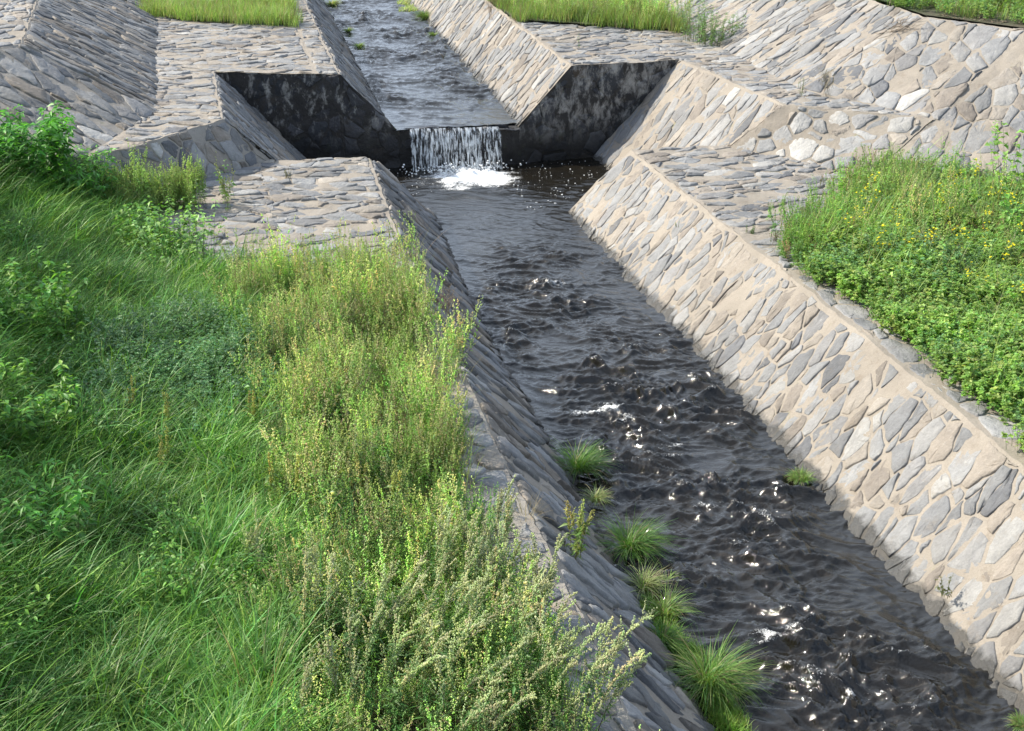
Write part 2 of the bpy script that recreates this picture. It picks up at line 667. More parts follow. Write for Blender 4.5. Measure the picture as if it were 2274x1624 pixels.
            layers.append(np.column_stack([xy, hh + dome * 0.7 + (xy - cen) @ np.array([tx, ty]) + np.array([R.gauss(0, 0.0035) for _ in range(m)])]))
            L = np.vstack(layers + [np.array([[cen[0], cen[1], hh + dome]])])
            L[:, 2] += fit[2] + (L[:, :2] - cen) @ fit[:2]
            P = G + L[:, :1] * e1 + L[:, 1:2] * e2 + L[:, 2:3] * N
            VV.append(P)
            r_ = R.random()
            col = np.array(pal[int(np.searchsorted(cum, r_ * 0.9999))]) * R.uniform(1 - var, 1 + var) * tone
            if R.random() < white:
                col = np.array([0.40, 0.395, 0.38]) * R.uniform(0.75, 1.05)
            CC.append(np.tile(col, (len(P), 1)))
            idx = np.arange(m)
            nx_ = (idx + 1) % m
            for k_ in range(3):
                FQ.append(np.stack([nv + k_ * m + idx, nv + k_ * m + nx_, nv + (k_ + 1) * m + nx_, nv + (k_ + 1) * m + idx], -1))
                MQ.append(np.ones(m))
            FT.append(np.stack([nv + 3 * m + idx, nv + 3 * m + nx_, np.full(m, nv + 4 * m)], -1))
            MT.append(np.ones(m))
            nv += len(P)
    V = wobble(np.vstack(VV))
    C = np.vstack(CC)
    F = [np.vstack(FQ)]
    mi = [np.concatenate(MQ)]
    if FT:
        F.append(np.vstack(FT))
        mi.append(np.concatenate(MT))
    me = mesh(name, V, F, [mats[1], mats[0]], C, False, mi)
    return link(name, me, parent)


ZT, ZU, ZH, ZW = 1.05, 1.75, 2.85, 0.72           # lower terrace, upper terrace, high bank, upper water
LO = (STONE_LO, MORT_LO)
LOG = (STONE_LO, MORT_SHY)
HI = (STONE_HI, MORT_HI)
HIG = (STONE_HI, MORT_HIG)


def thing(name, label, cat, group=None, loc=(0, 0, 0)):
    return tag(empty(name, loc), label, cat, group)


# lower embankment by the grass bank
Y0 = -20.0
t = thing('stone_embankment', 'shaded sloping stone embankment along the lower channel beside the weedy grass bank', 'embankment', None, (-3.5, -8, 0))
O = lambda q: [tuple(np.array(p)) for p in q]


def P_(parent, name, quads, *a, **k):
    off = np.array(parent.location)
    o = masonry(name, quads, *a, parent=parent, **k)
    o.matrix_parent_inverse.identity()
    o.location = -off
    return o


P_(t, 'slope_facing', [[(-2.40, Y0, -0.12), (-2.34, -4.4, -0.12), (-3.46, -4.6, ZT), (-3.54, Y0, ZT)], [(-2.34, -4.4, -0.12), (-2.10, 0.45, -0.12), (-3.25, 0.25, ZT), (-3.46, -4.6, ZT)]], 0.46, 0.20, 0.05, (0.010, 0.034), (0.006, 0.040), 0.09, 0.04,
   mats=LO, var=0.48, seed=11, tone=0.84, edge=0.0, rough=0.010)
P_(t, 'terrace_paving', [[(-3.46, -4.6, ZT), (-3.25, 0.25, ZT), (-5.0, 0.45, ZT), (-5.0, -6.4, ZT)], [(-5.0, -6.4, ZT), (-5.0, 0.45, ZT), (-7.6, -1.0, ZT), (-7.6, -5.9, ZT)]],
   0.36, 0.19, 0.15, (0.004, 0.028), (0.000, 0.024), 0.11, 0.05, mats=LO, var=0.24, seed=12, edge=0.02)
P_(t, 'crest_paving', [[(-3.54, Y0, ZT), (-3.46, -4.6, ZT), (-4.05, -5.29, ZT), (-4.05, Y0, ZT)]], 0.30, 0.24, 0.1, (0.006, 0.03), (0.006, 0.025), 0.07, 0.10, mats=LOG, seed=13, edge=0.02)
P_(t, 'end_facing', [[(-2.10, 0.45, -0.12), (-3.7, 0.75, -0.12), (-4.78, 0.4, ZT), (-3.25, 0.25, ZT)]], 0.34, 0.2, mats=LOG, seed=14)

# lower embankment opposite, sunlit
t = thing('stone_embankment', 'sunlit sloping stone embankment of grey slabs in pale mortar opposite the weedy bank', 'embankment', None, (1.1, -8, 0))
P_(t, 'slope_facing', [[(-0.09, -6.6, -0.12), (-0.10, Y0, -0.12), (1.10, Y0, ZT), (1.08, -6.6, ZT)], [(-0.1, 0.02, -0.12), (-0.09, -6.6, -0.12), (1.08, -6.6, ZT), (1.0, -0.22, ZT)]], 0.35, 0.185, -0.22, (0.006, 0.028), (0.001, 0.017), 0.035, 0.04,
   mats=LO, seed=21, tone=0.95, white=0.006, edge=0.03)
P_(t, 'terrace_paving', [[(1.08, -6.6, ZT), (5.2, -6.6, ZT), (3.6, -1.75, ZT), (1.021, -1.75, ZT)], [(1.021, -1.75, ZT), (3.6, -1.75, ZT), (2.62, -0.30, ZT), (1.0, -0.22, ZT)]],
   0.36, 0.19, 1.42, (0.005, 0.03), (-0.004, 0.024), 0.08, 0.05, mats=LO, seed=22, edge=0.02)
P_(t, 'crest_paving', [[(1.10, Y0, ZT), (1.62, Y0, ZT), (1.62, -6.6, ZT), (1.08, -6.6, ZT)]], 0.36, 0.27, 0.1, (0.006, 0.026), (-0.002, 0.016), 0.05, 0.06, mats=LO, seed=23, edge=0.05)
P_(t, 'end_facing', [[(1.4, 0.3, -0.12), (-0.1, 0.02, -0.12), (1.0, -0.22, ZT), (2.62, -0.30, ZT)]], 0.34, 0.2, mats=LO, seed=24)

# weir level terraces
BX = lambda y: 0.022 * (y - 3.4)
YF = 34.0
t = thing('stone_terrace', 'stone paved terrace level with the weir, wrapping the shaded side of the pool', 'terrace', None, (-5, 5, ZW))
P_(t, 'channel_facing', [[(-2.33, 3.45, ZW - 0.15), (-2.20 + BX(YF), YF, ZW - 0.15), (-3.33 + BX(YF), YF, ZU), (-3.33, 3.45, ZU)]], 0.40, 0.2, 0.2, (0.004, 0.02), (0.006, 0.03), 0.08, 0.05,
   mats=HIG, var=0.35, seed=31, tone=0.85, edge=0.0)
P_(t, 'paving', [[(-3.33, 3.45, ZU), (-3.33 + BX(YF), YF, ZU), (-3.75 + BX(YF), YF, ZU), (-3.75, 3.6, ZU)],
                 [(-3.75, 3.6, ZU), (-3.75 + BX(12), 12, ZU), (-6.60, 12, ZU), (-6.62, 4.65, ZU)],
                 [(-5.52, 4.3, ZU), (-6.62, 4.65, ZU), (-6.62, 1.2, ZU), (-5.52, 0.47, ZU)],
                 [(-5.52, 0.47, ZU), (-6.62, 1.2, ZU), (-7.55, -1.50, ZU), (-7.0, -1.12, ZU)]],
   0.38, 0.18, 0.15, (0.004, 0.026), (-0.002, 0.022), 0.11, 0.07, mats=HI, seed=32, edge=0.02, axis=(0, 1, 0))
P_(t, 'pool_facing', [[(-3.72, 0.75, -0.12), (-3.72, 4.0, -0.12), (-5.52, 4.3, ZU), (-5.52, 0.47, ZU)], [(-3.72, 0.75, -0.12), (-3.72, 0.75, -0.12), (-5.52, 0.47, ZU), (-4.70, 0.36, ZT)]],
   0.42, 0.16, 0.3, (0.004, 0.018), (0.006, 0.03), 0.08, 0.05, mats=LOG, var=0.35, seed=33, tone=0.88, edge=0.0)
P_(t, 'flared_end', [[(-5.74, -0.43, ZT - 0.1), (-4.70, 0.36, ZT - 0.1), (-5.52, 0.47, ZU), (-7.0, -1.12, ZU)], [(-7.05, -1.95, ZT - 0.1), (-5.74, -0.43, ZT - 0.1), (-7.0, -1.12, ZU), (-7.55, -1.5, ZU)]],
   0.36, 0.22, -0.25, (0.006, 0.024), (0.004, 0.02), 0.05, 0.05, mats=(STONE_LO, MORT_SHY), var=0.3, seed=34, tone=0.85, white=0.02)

t = thing('stone_terrace', 'stone paved terrace level with the weir, narrowing to a ledge on the sunny side', 'terrace', None, (2, 5, ZW))
P_(t, 'channel_facing', [[(-0.2 + BX(YF), YF, ZW - 0.15), (-0.2, 3.25, ZW - 0.15), (0.93, 3.32, ZU), (0.93 + BX(YF) * 0.6, YF, ZU)]], 0.42, 0.2, -0.25, (0.008, 0.03), (0.005, 0.024), 0.05, 0.06,
   mats=HI, seed=41, tone=0.95, edge=0.02)
P_(t, 'paving', [[(0.93, 3.32, ZU), (3.08, 3.45, ZU), (3.10, 9.0, ZU), (1.0, 9.0, ZU)], [(3.08, 3.45, ZU), (4.3, 2.0, ZU), (4.2, 9.0, ZU), (3.10, 9.0, ZU)],
                 [(3.08, 3.45, ZU), (3.5, -0.54, ZU), (4.25, 0.3, ZU), (4.3, 2.0, ZU)], [(3.5, -0.54, ZU), (5.4, -2.04, ZU), (5.15, -1.5, ZU), (4.25, 0.3, ZU)]],
   0.40, 0.18, -0.12, (0.004, 0.026), (-0.003, 0.022), 0.08, 0.05, mats=(STONE_HI, MORT_HI), seed=42, edge=0.02, axis=(0, 1, 0))
P_(t, 'pool_facing', [[(1.26, 3.4, -0.12), (1.3, 0.2, -0.12), (3.5, -0.54, ZU), (3.08, 3.45, ZU)], [(1.3, 0.2, -0.12), (2.55, -0.42, ZT - 0.05), (3.5, -0.54, ZU), (3.5, -0.54, ZU)]],
   0.50, 0.19, -0.3, (0.006, 0.026), (0.000, 0.018), 0.05, 0.05, mats=LO, seed=43, tone=0.98, white=0.02, edge=0.01)
P_(t, 'flared_end', [[(2.55, -0.42, ZT - 0.06), (4.1, -2.5, ZT - 0.06), (5.4, -2.04, ZU), (3.5, -0.54, ZU)]],
   0.32, 0.30, -0.5, (0.010, 0.04), (-0.002, 0.028), 0.08, 0.06, mats=(STONE_LO, MORT_LO), seed=44, tone=1.12, white=0.06, rough=0.012)

# high banks
t = thing('stone_bank', 'tall shaded stone bank behind the dark leafy bush, folding round to a paved top', 'bank', None, (-7, 4, ZU))
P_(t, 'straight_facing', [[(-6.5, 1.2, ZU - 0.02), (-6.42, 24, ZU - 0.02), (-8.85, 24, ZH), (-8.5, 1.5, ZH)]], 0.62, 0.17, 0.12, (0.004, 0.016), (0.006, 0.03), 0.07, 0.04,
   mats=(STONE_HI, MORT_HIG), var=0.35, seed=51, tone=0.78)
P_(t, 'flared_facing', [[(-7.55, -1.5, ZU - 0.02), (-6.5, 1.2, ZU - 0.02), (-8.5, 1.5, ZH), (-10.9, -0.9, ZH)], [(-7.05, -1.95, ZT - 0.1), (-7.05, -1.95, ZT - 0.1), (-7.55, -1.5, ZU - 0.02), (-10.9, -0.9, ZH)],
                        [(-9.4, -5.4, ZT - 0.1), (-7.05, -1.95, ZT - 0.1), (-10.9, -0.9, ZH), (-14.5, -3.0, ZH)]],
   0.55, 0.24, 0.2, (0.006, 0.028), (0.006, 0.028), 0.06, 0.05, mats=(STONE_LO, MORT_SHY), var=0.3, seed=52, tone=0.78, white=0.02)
P_(t, 'top_paving', [[(-8.5, 1.5, ZH), (-8.85, 24, ZH), (-11.5, 24, ZH), (-10.9, -0.9, ZH)]], 0.34, 0.22, 1.5, (0.006, 0.02), (0.006, 0.024), 0.07, 0.05, mats=LO, seed=53, axis=(0, 1, 0))

t = thing('stone_bank', 'tall sunlit stone bank of broad grey slabs below the top grass verge', 'bank', None, (5, 4, ZU))
P_(t, 'straight_facing', [[(4.0, 24, ZU - 0.02), (4.2, 0.5, ZU - 0.02), (6.56, 0.75, ZH), (6.1, 24, ZH)]], 0.50, 0.20, -0.22, (0.005, 0.020), (0.000, 0.020), 0.06, 0.04,
   mats=LO, seed=61, tone=0.95)
P_(t, 'flared_facing', [[(4.2, 0.5, ZU - 0.02), (5.4, -2.04, ZU - 0.02), (7.55, -0.8, ZH), (6.56, 0.75, ZH)], [(4.1, -2.5, ZT - 0.06), (6.3, -6.0, ZT - 0.06), (7.55, -0.8, ZH), (5.4, -2.04, ZU - 0.02)],
                        [(6.3, -6.0, ZT - 0.06), (9.5, -10.5, ZT - 0.06), (11.0, -4.5, ZH), (7.55, -0.8, ZH)]],
   0.46, 0.26, -0.3, (0.006, 0.028), (0.000, 0.022), 0.05, 0.04, mats=LO, seed=62, tone=0.98, white=0.012)

# weir wall
t = thing('weir_wall', 'dark wet masonry weir wall with pale stains, notched for the waterfall', 'weir', None, (-1.2, 3.4, 0))
WM = dict(mats=(WEIR_S, WEIR_M), pal=WEIRP, palw=WEIR_W, white=0.0, tilt=0.05, grid=0.08, mdisp=0.02)
zb = -0.3
P_(t, 'wing', [[(-5.52, 4.297, zb), (-3.33, 3.447, zb), (-3.33, 3.447, ZU), (-5.52, 4.297, ZU)], [(-3.33, 3.447, zb), (-2.28, 3.42, zb), (-2.28, 3.42, ZW - 0.03), (-3.33, 3.447, ZU - 0.005)]],
   0.34, 0.32, 0.3, (0.004, 0.02), (-0.012, 0.014), seed=71, **WM)
P_(t, 'wing', [[(-0.08, 3.215, zb), (0.93, 3.315, zb), (0.93, 3.315, ZU - 0.005), (-0.08, 3.215, ZW - 0.03)], [(0.93, 3.315, zb), (3.08, 3.445, zb), (3.08, 3.445, ZU), (0.93, 3.315, ZU)]],
   0.36, 0.34, 0.3, (0.006, 0.03), (-0.008, 0.02), seed=72, **dict(WM, mats=(WEIR_SP, WEIR_MP)))
P_(t, 'sill', [[(-2.28, 3.42, zb), (-0.08, 3.215, zb), (-0.08, 3.215, ZW - 0.04), (-2.28, 3.42, ZW - 0.04)], [(-2.28, 3.42, ZW - 0.04), (-0.08, 3.215, ZW - 0.04), (-0.08, 3.8, ZW - 0.04), (-2.28, 3.9, ZW - 0.04)]],
   0.30, 0.34, 0.2, (0.004, 0.02), (-0.012, 0.014), seed=73, **WM)

# ------------------------------------------------------------------ ground and soil sheets


def sheet(name, V, F, mat=SOIL):
    o = link(name, mesh(name, V, F, [mat]))
    tag(o, kind='structure')
    return o


sheet('ground', [(-400, -400, -0.7), (400, -400, -0.7), (400, 600, -0.7), (-400, 600, -0.7)], [[(0, 1, 2, 3)]])


def gl(x, y):
    """height of the weedy bank beyond the lower terrace"""
    x = np.asarray(x, float)
    s = np.clip((-6.9 - x) / 4.2, 0, 1)
    return ZT - 0.03 + 1.8 * s * s * (3 - 2 * s) + 0.05 * pn(x * 0.8, np.asarray(y) * 0.8, 2)


def grid(xs, ys, zf):
    X, Y = np.meshgrid(xs, ys)
    Z = zf(X, Y)
    V = np.stack([X, Y, Z], -1).reshape(-1, 3)
    n, m = len(xs) - 1, len(ys) - 1
    i = np.arange(m)[:, None] * (n + 1) + np.arange(n)[None, :]
    return V, [np.stack([i, i + 1, i + n + 2, i + n + 1], -1).reshape(-1, 4)]


sheet('soil', *grid(np.concatenate([np.linspace(-60, -12, 13), np.linspace(-11.5, -3.88, 26)]), np.linspace(-45, -5.2, 50), gl))
sheet('soil', *grid(np.linspace(-60, -7.4, 40), np.linspace(-5.2, -1.9, 8), lambda x, y: gl(x, y) - 0.02))
sheet('soil', *grid(np.concatenate([np.linspace(1.60, 8, 22), np.linspace(9, 60, 10)]), np.linspace(-45, -6.4, 40), lambda x, y: ZT - 0.02 + np.clip((x - 9) / 4, 0, 1) * 1.8 + 0.04 * pn(x, y, 3)))
sheet('soil', *grid(np.linspace(3.0, 14, 20), np.linspace(-6.4, -1.9, 10), lambda x, y: ZT - 0.03 + np.clip((x - 9) / 4, 0, 1) * 0.9 + 0 * y))
sheet('terrain', [(-3.70, 8.55, ZU + 0.06), (-3.70 + BX(YF), YF, ZU + 0.06), (-6.35, YF, ZU + 0.06), (-6.35, 10.2, ZU + 0.06)], [[(0, 1, 2, 3)]])
sheet('terrain', [(0.98, 8.2, ZU + 0.06), (4.15, 6.1, ZU + 0.06), (4.05, YF, ZU + 0.06), (1.3, YF, ZU + 0.06)], [[(0, 1, 2, 3)]])
sheet('terrain', [(6.62, 0.85, ZH + 0.01), (7.6, -0.7, ZH + 0.01), (11.05, -4.4, ZH + 0.01), (150, -4.4, ZH + 0.01), (150, 300, ZH + 0.01), (6.15, 300, ZH + 0.01)], [[(0, 5, 4), (0, 4, 3), (0, 3, 2), (0, 2, 1)]])
sheet('terrain', [(-11.5, 300, ZH - 0.01), (-11.4, 24, ZH - 0.01), (-10.9, -0.9, ZH - 0.01), (-14.5, -3.0, ZH - 0.01), (-150, -3.0, ZH - 0.01), (-150, 300, ZH - 0.01)], [[(0, 5, 4, 1), (1, 4, 3, 2)]])

# ------------------------------------------------------------------ water


def ridge(x, y, s):
    return 1 - np.abs(pn(x, y, s)) * 2.2


def water(name, xl, xr, ys, nx, z0, foam_fn, amp_fn, seed):
    Y = np.asarray(ys)[:, None]
    u = np.linspace(0, 1, nx)[None, :]
    X = xl(Y) * (1 - u) + xr(Y) * u
    Y = Y + 0 * X
    wx = X + 0.25 * pn(X * 1.1, Y * 1.1, seed + 9)
    wy = Y + 0.25 * pn(X * 1.1, Y * 1.1, seed + 10)
    sk = wy + 0.35 * wx
    a = amp_fn(X, Y)
    big = ridge(wx * 1.2, sk * 2.4, seed).clip(0) ** 2.4
    mid = ridge(wx * 2.7, sk * 5.6, seed + 1).clip(0) ** 2.2 * (0.55 + 1.2 * pn(wx * 1.9, wy * 1.9, seed + 12)).clip(0.05, 1.6)
    sml = ridge(wx * 6.0, sk * 12.0, seed + 2).clip(0) ** 1.6 * (0.6 + 0.9 * pn(wx * 2.6, wy * 2.2, seed + 13)).clip(0.05, 1.6)
    patch = (0.9 + 1.2 * pn(X * 0.9, Y * 0.7, seed + 4)).clip(0.25, 1.7)
    Hh = 0.86 * a * patch * (0.065 * big + 0.074 * mid + 0.044 * sml + 0.05 * fbm(wx * 1.5, wy * 1.5, seed + 6, 2)) - 0.045 * a
    Z = z0 + Hh
    f = foam_fn(X, Y, Hh)
    V = np.stack([X, Y, Z], -1).reshape(-1, 3)
    n, m = nx - 1, len(ys) - 1
    i = np.arange(m)[:, None] * (n + 1) + np.arange(n)[None, :]
    F = [np.stack([i, i + 1, i + n + 2, i + n + 1], -1).reshape(-1, 4)]
    o = link(name, mesh(name, V, F, [WATER], None, True, None, {'foam': f.ravel()}))
    return tag(o, kind='structure')


def sst(x, a, b):
    t = np.clip((x - a) / (b - a), 0, 1)
    return t * t * (3 - 2 * t)


CAPS = [(1340, 905, .55, .16, 1.0), (1400, 930, .4, .12, .7), (1490, 992, .45, .13, .75), (1235, 632, .35, .12, .7), (1560, 1122, .35, .14, .75), (1690, 1415, .5, .14, .85), (1940, 1530, .42, .14, .95),
        (1990, 1590, .3, .12, .7), (1850, 1215, .4, .1, .6), (1640, 1205, .3, .1, .6), (1400, 770, .4, .08, .55), (1140, 665, .2, .08, .5), (1620, 1465, .3, .1, .55), (1500, 1010, .3, .1, .6), (1720, 1130, .25, .08, .5)]
CAPS = [(at(x, y, 0.03), a, b, s) for x, y, a, b, s in CAPS]


def foam_lo(X, Y, Hh):
    f = np.zeros_like(X)
    for p, a, b, s in CAPS:
        dx, dy = X - p[0], Y - p[1]
        rx, ry = dx * 0.9 + dy * 0.25, dy - 0.25 * dx
        g = np.exp(-(rx / a) ** 2 - (ry / b) ** 2)
        f = np.maximum(f, s * g * (0.34 + 0.42 * sst(Hh, -0.01, 0.04)))
    # crests that just break
    f = np.maximum(f, sst(Hh, 0.06, 0.10) * 0.40)
    # foam patch under the fall
    dx, dy = X + 1.15, Y - 2.45
    wob = 0.34 * pn(X * 1.7, Y * 2.6, 31) + 0.25 * pn(X * 4.5, Y * 9.0, 32)
    g = 1.15 - np.sqrt((dx / 1.2) ** 2 + (dy / 1.02) ** 2) + wob
    f = np.maximum(f, (g * 0.95).clip(0, 1.0))
    # drifting streaks
    f = np.maximum(f, 0.42 * np.exp(-((X + 1.0) / 1.4) ** 2 - ((Y - 1.6) / 0.6) ** 2) * (0.6 + pn(X * 2, Y * 6, 33)).clip(0, 1))
    return f


def amp_lo(X, Y):
    a = 0.35 + 0.75 * sst(-Y, 1.0, 4.0)
    a = a * (0.9 + 0.35 * sst(-Y, 5, 10))
    fall = 0.7 * np.exp(-((X + 1.2) / 0.9) ** 2 - ((Y - 2.8) / 0.7) ** 2)
    edge = np.minimum(np.abs(X - 0.05), np.abs(X + 2.45))
    a = a * np.where(Y < 0, 0.65 + 0.35 * sst(edge, 0.0, 0.25), 1)
    return a + fall


ysl = np.concatenate([np.linspace(-20, -14.2, 60), np.arange(-14.17, 3.46, 0.020)])
water('water', lambda y: -2.62 - 1.5 * sst(y, 0.2, 0.8), lambda y: 0.16 + 1.5 * sst(y, -0.1, 0.4), ysl, 165, 0.0, foam_lo, amp_lo, 40)


def foam_hi(X, Y, Hh):
    f = sst(Hh, 0.05, 0.09) * 0.45
    for px, py, a, b, s in ((915, 158, .5, .3, .75), (960, 165, .4, .2, .6), (965, 200, .4, .2, .5), (820, 3, .6, .4, .7), (945, 97, .5, .3, .5)):
        p = at(px, py, ZW)
        f = np.maximum(f, 0.8 * s * np.exp(-((X - p[0]) / a) ** 2 - ((Y - p[1]) / b) ** 2) * (0.45 + 0.55 * sst(Hh, 0.0, 0.04)))
    return f


def amp_hi(X, Y):
    return 0.30 + 0.62 * sst(Y, 3.6, 6.0)


water('water', lambda y: -2.42 + BX(y), lambda y: 0.05 + BX(y), np.concatenate([np.arange(3.36, 20, 0.045), np.linspace(20.2, 34, 90)]), 70, ZW, foam_hi, amp_hi, 60)

# waterfall: many separate falling strands over a thin curtain
R0 = random.Random(5)
VV, FF = [], []
nv = 0


def lip(x):
    return 3.36 + (x + 2.1) * (3.17 - 3.36) / 1.65


for k in range(330):
    x = R0.uniform(-2.10, -0.47)
    dens = 0.5 + 1.1 * float(pn(x * 5.5, 0.3, 77))
    if x > -0.78 and not (-0.60 < x < -0.50):
        dens *= 0.35
    if R0.random() > dens:
        continue
    wd = R0.choice((0.003, 0.004, 0.006, 0.009, 0.014)) * R0.uniform(0.7, 1.2)
    z1 = ZW + 0.005 if R0.random() < 0.75 else R0.uniform(0.2, 0.6)
    z0_ = -0.02 if R0.random() < 0.75 else R0.uniform(0.1, z1 - 0.05)
    n = 9
    drift = R0.uniform(-0.03, 0.03)
    yo = R0.uniform(0, 0.05)
    for i in range(n + 1):
        z = z1 + (z0_ - z1) * i / n
        fl = math.sqrt(max(0, (ZW - z) / ZW))
        xx = x + drift * fl + R0.uniform(-0.005, 0.005)
        y = lip(x) - 0.03 - 0.22 * fl - yo
        ww = wd * (0.5 + 0.5 * math.sin(PI * min(1, (i + 0.6) / (n + 0.6)))) * R0.uniform(0.6, 1.3)
        VV += [(xx - ww, y, z), (xx, y - ww * 0.8, z), (xx + ww, y, z)]
    for i in range(n):
        a = nv + 3 * i
        FF += [(a, a + 1, a + 4, a + 3), (a + 1, a + 2, a + 5, a + 4)]
    nv += 3 * (n + 1)
xs = np.linspace(-2.12, -0.46, 60)
for i, z in enumerate(np.linspace(ZW + 0.01, -0.02, 12)):
    fl = math.sqrt(max(0, (ZW - z) / ZW)) if z < ZW else 0
    for x in xs:
        VV.append((x, lip(x) - 0.02 - 0.2 * fl - 0.02 * float(pn(x * 12, z * 1.2, 5)), z))
for i in range(11):
    for j in range(59):
        a = nv + i * 60 + j
        FF.append((a, a + 1, a + 61, a + 60))
fall = link('waterfall', mesh('waterfall', VV, [np.array(FF)], [FALL], None, True))
tag(fall, kind='structure')

# spray, bubbles and floating foam flecks in the pool


def ico():
    t_ = (1 + 5 ** .5) / 2
    v = np.array([(-1, t_, 0), (1, t_, 0), (-1, -t_, 0), (1, -t_, 0), (0, -1, t_), (0, 1, t_), (0, -1, -t_), (0, 1, -t_), (t_, 0, -1), (t_, 0, 1), (-t_, 0, -1), (-t_, 0, 1)]) / 1.9
    f = np.array([(0, 11, 5), (0, 5, 1), (0, 1, 7), (0, 7, 10), (0, 10, 11), (1, 5, 9), (5, 11, 4), (11, 10, 2), (10, 7, 6), (7, 1, 8), (3, 9, 4), (3, 4, 2), (3, 2, 6), (3, 6, 8), (3, 8, 9), (4, 9, 5), (2, 4, 11), (6, 2, 10), (8, 6, 7), (9, 8, 1)])
    return v, f


IV, IF = ico()
VV, FF = [], []
nv = 0


def blob(p, r, flat=1.0):
    global nv
    VV.append(IV * np.array([r, r, r * flat]) + p)
    FF.append(IF + nv)
    nv += 12


for k in range(460):
    x, y = R0.uniform(-0.6, 1.35), R0.uniform(0.2, 3.1)
    if R0.random() < 0.35 + 0.9 * float(pn(x * 1.6, y * 1.6, 55)):
        blob((x, y, 0.004), R0.choice((0.004, 0.006, 0.008, 0.013)) * R0.uniform(.7, 1.2), 0.6)
for k in range(120):
    x, y = R0.uniform(-3.4, -2.0), R0.uniform(1.5, 3.3)
    blob((x, y, 0.004), R0.uniform(0.005, 0.013), 0.6)
for k in range(330):
    x = R0.gauss(-1.25, 0.45)
    blob((x, R0.gauss(2.95, 0.12), abs(R0.gauss(0.0, 0.06))), R0.uniform(0.006, 0.022), 0.9)
fm = link('foam', mesh('foam', np.vstack(VV), [np.vstack(FF)], [FOAM], None, True))
tag(fm, kind='stuff')

#@@VEG
# ------------------------------------------------------------------ plants: small geometry builders


def rr(lo, hi, n):
    return rs.uniform(lo, hi, n)


def curve(base, az, L, th0, th1, n, p=1.0):
    """N curved lines; th = angle from vertical at base and tip"""
    t = np.linspace(0, 1, n + 1)[None, :]
    th = th0[:, None] + (th1 - th0)[:, None] * t ** p
    ds = (L / n)[:, None]
    h = np.cumsum(np.sin(th[:, :-1]) * ds, 1)
    z = np.cumsum(np.cos(th[:, :-1]) * ds, 1)
    h = np.concatenate([np.zeros((len(L), 1)), h], 1)
    z = np.concatenate([np.zeros((len(L), 1)), z], 1)
    P = np.stack([np.cos(az)[:, None] * h, np.sin(az)[:, None] * h, z], -1)
    return P + base[:, None, :]


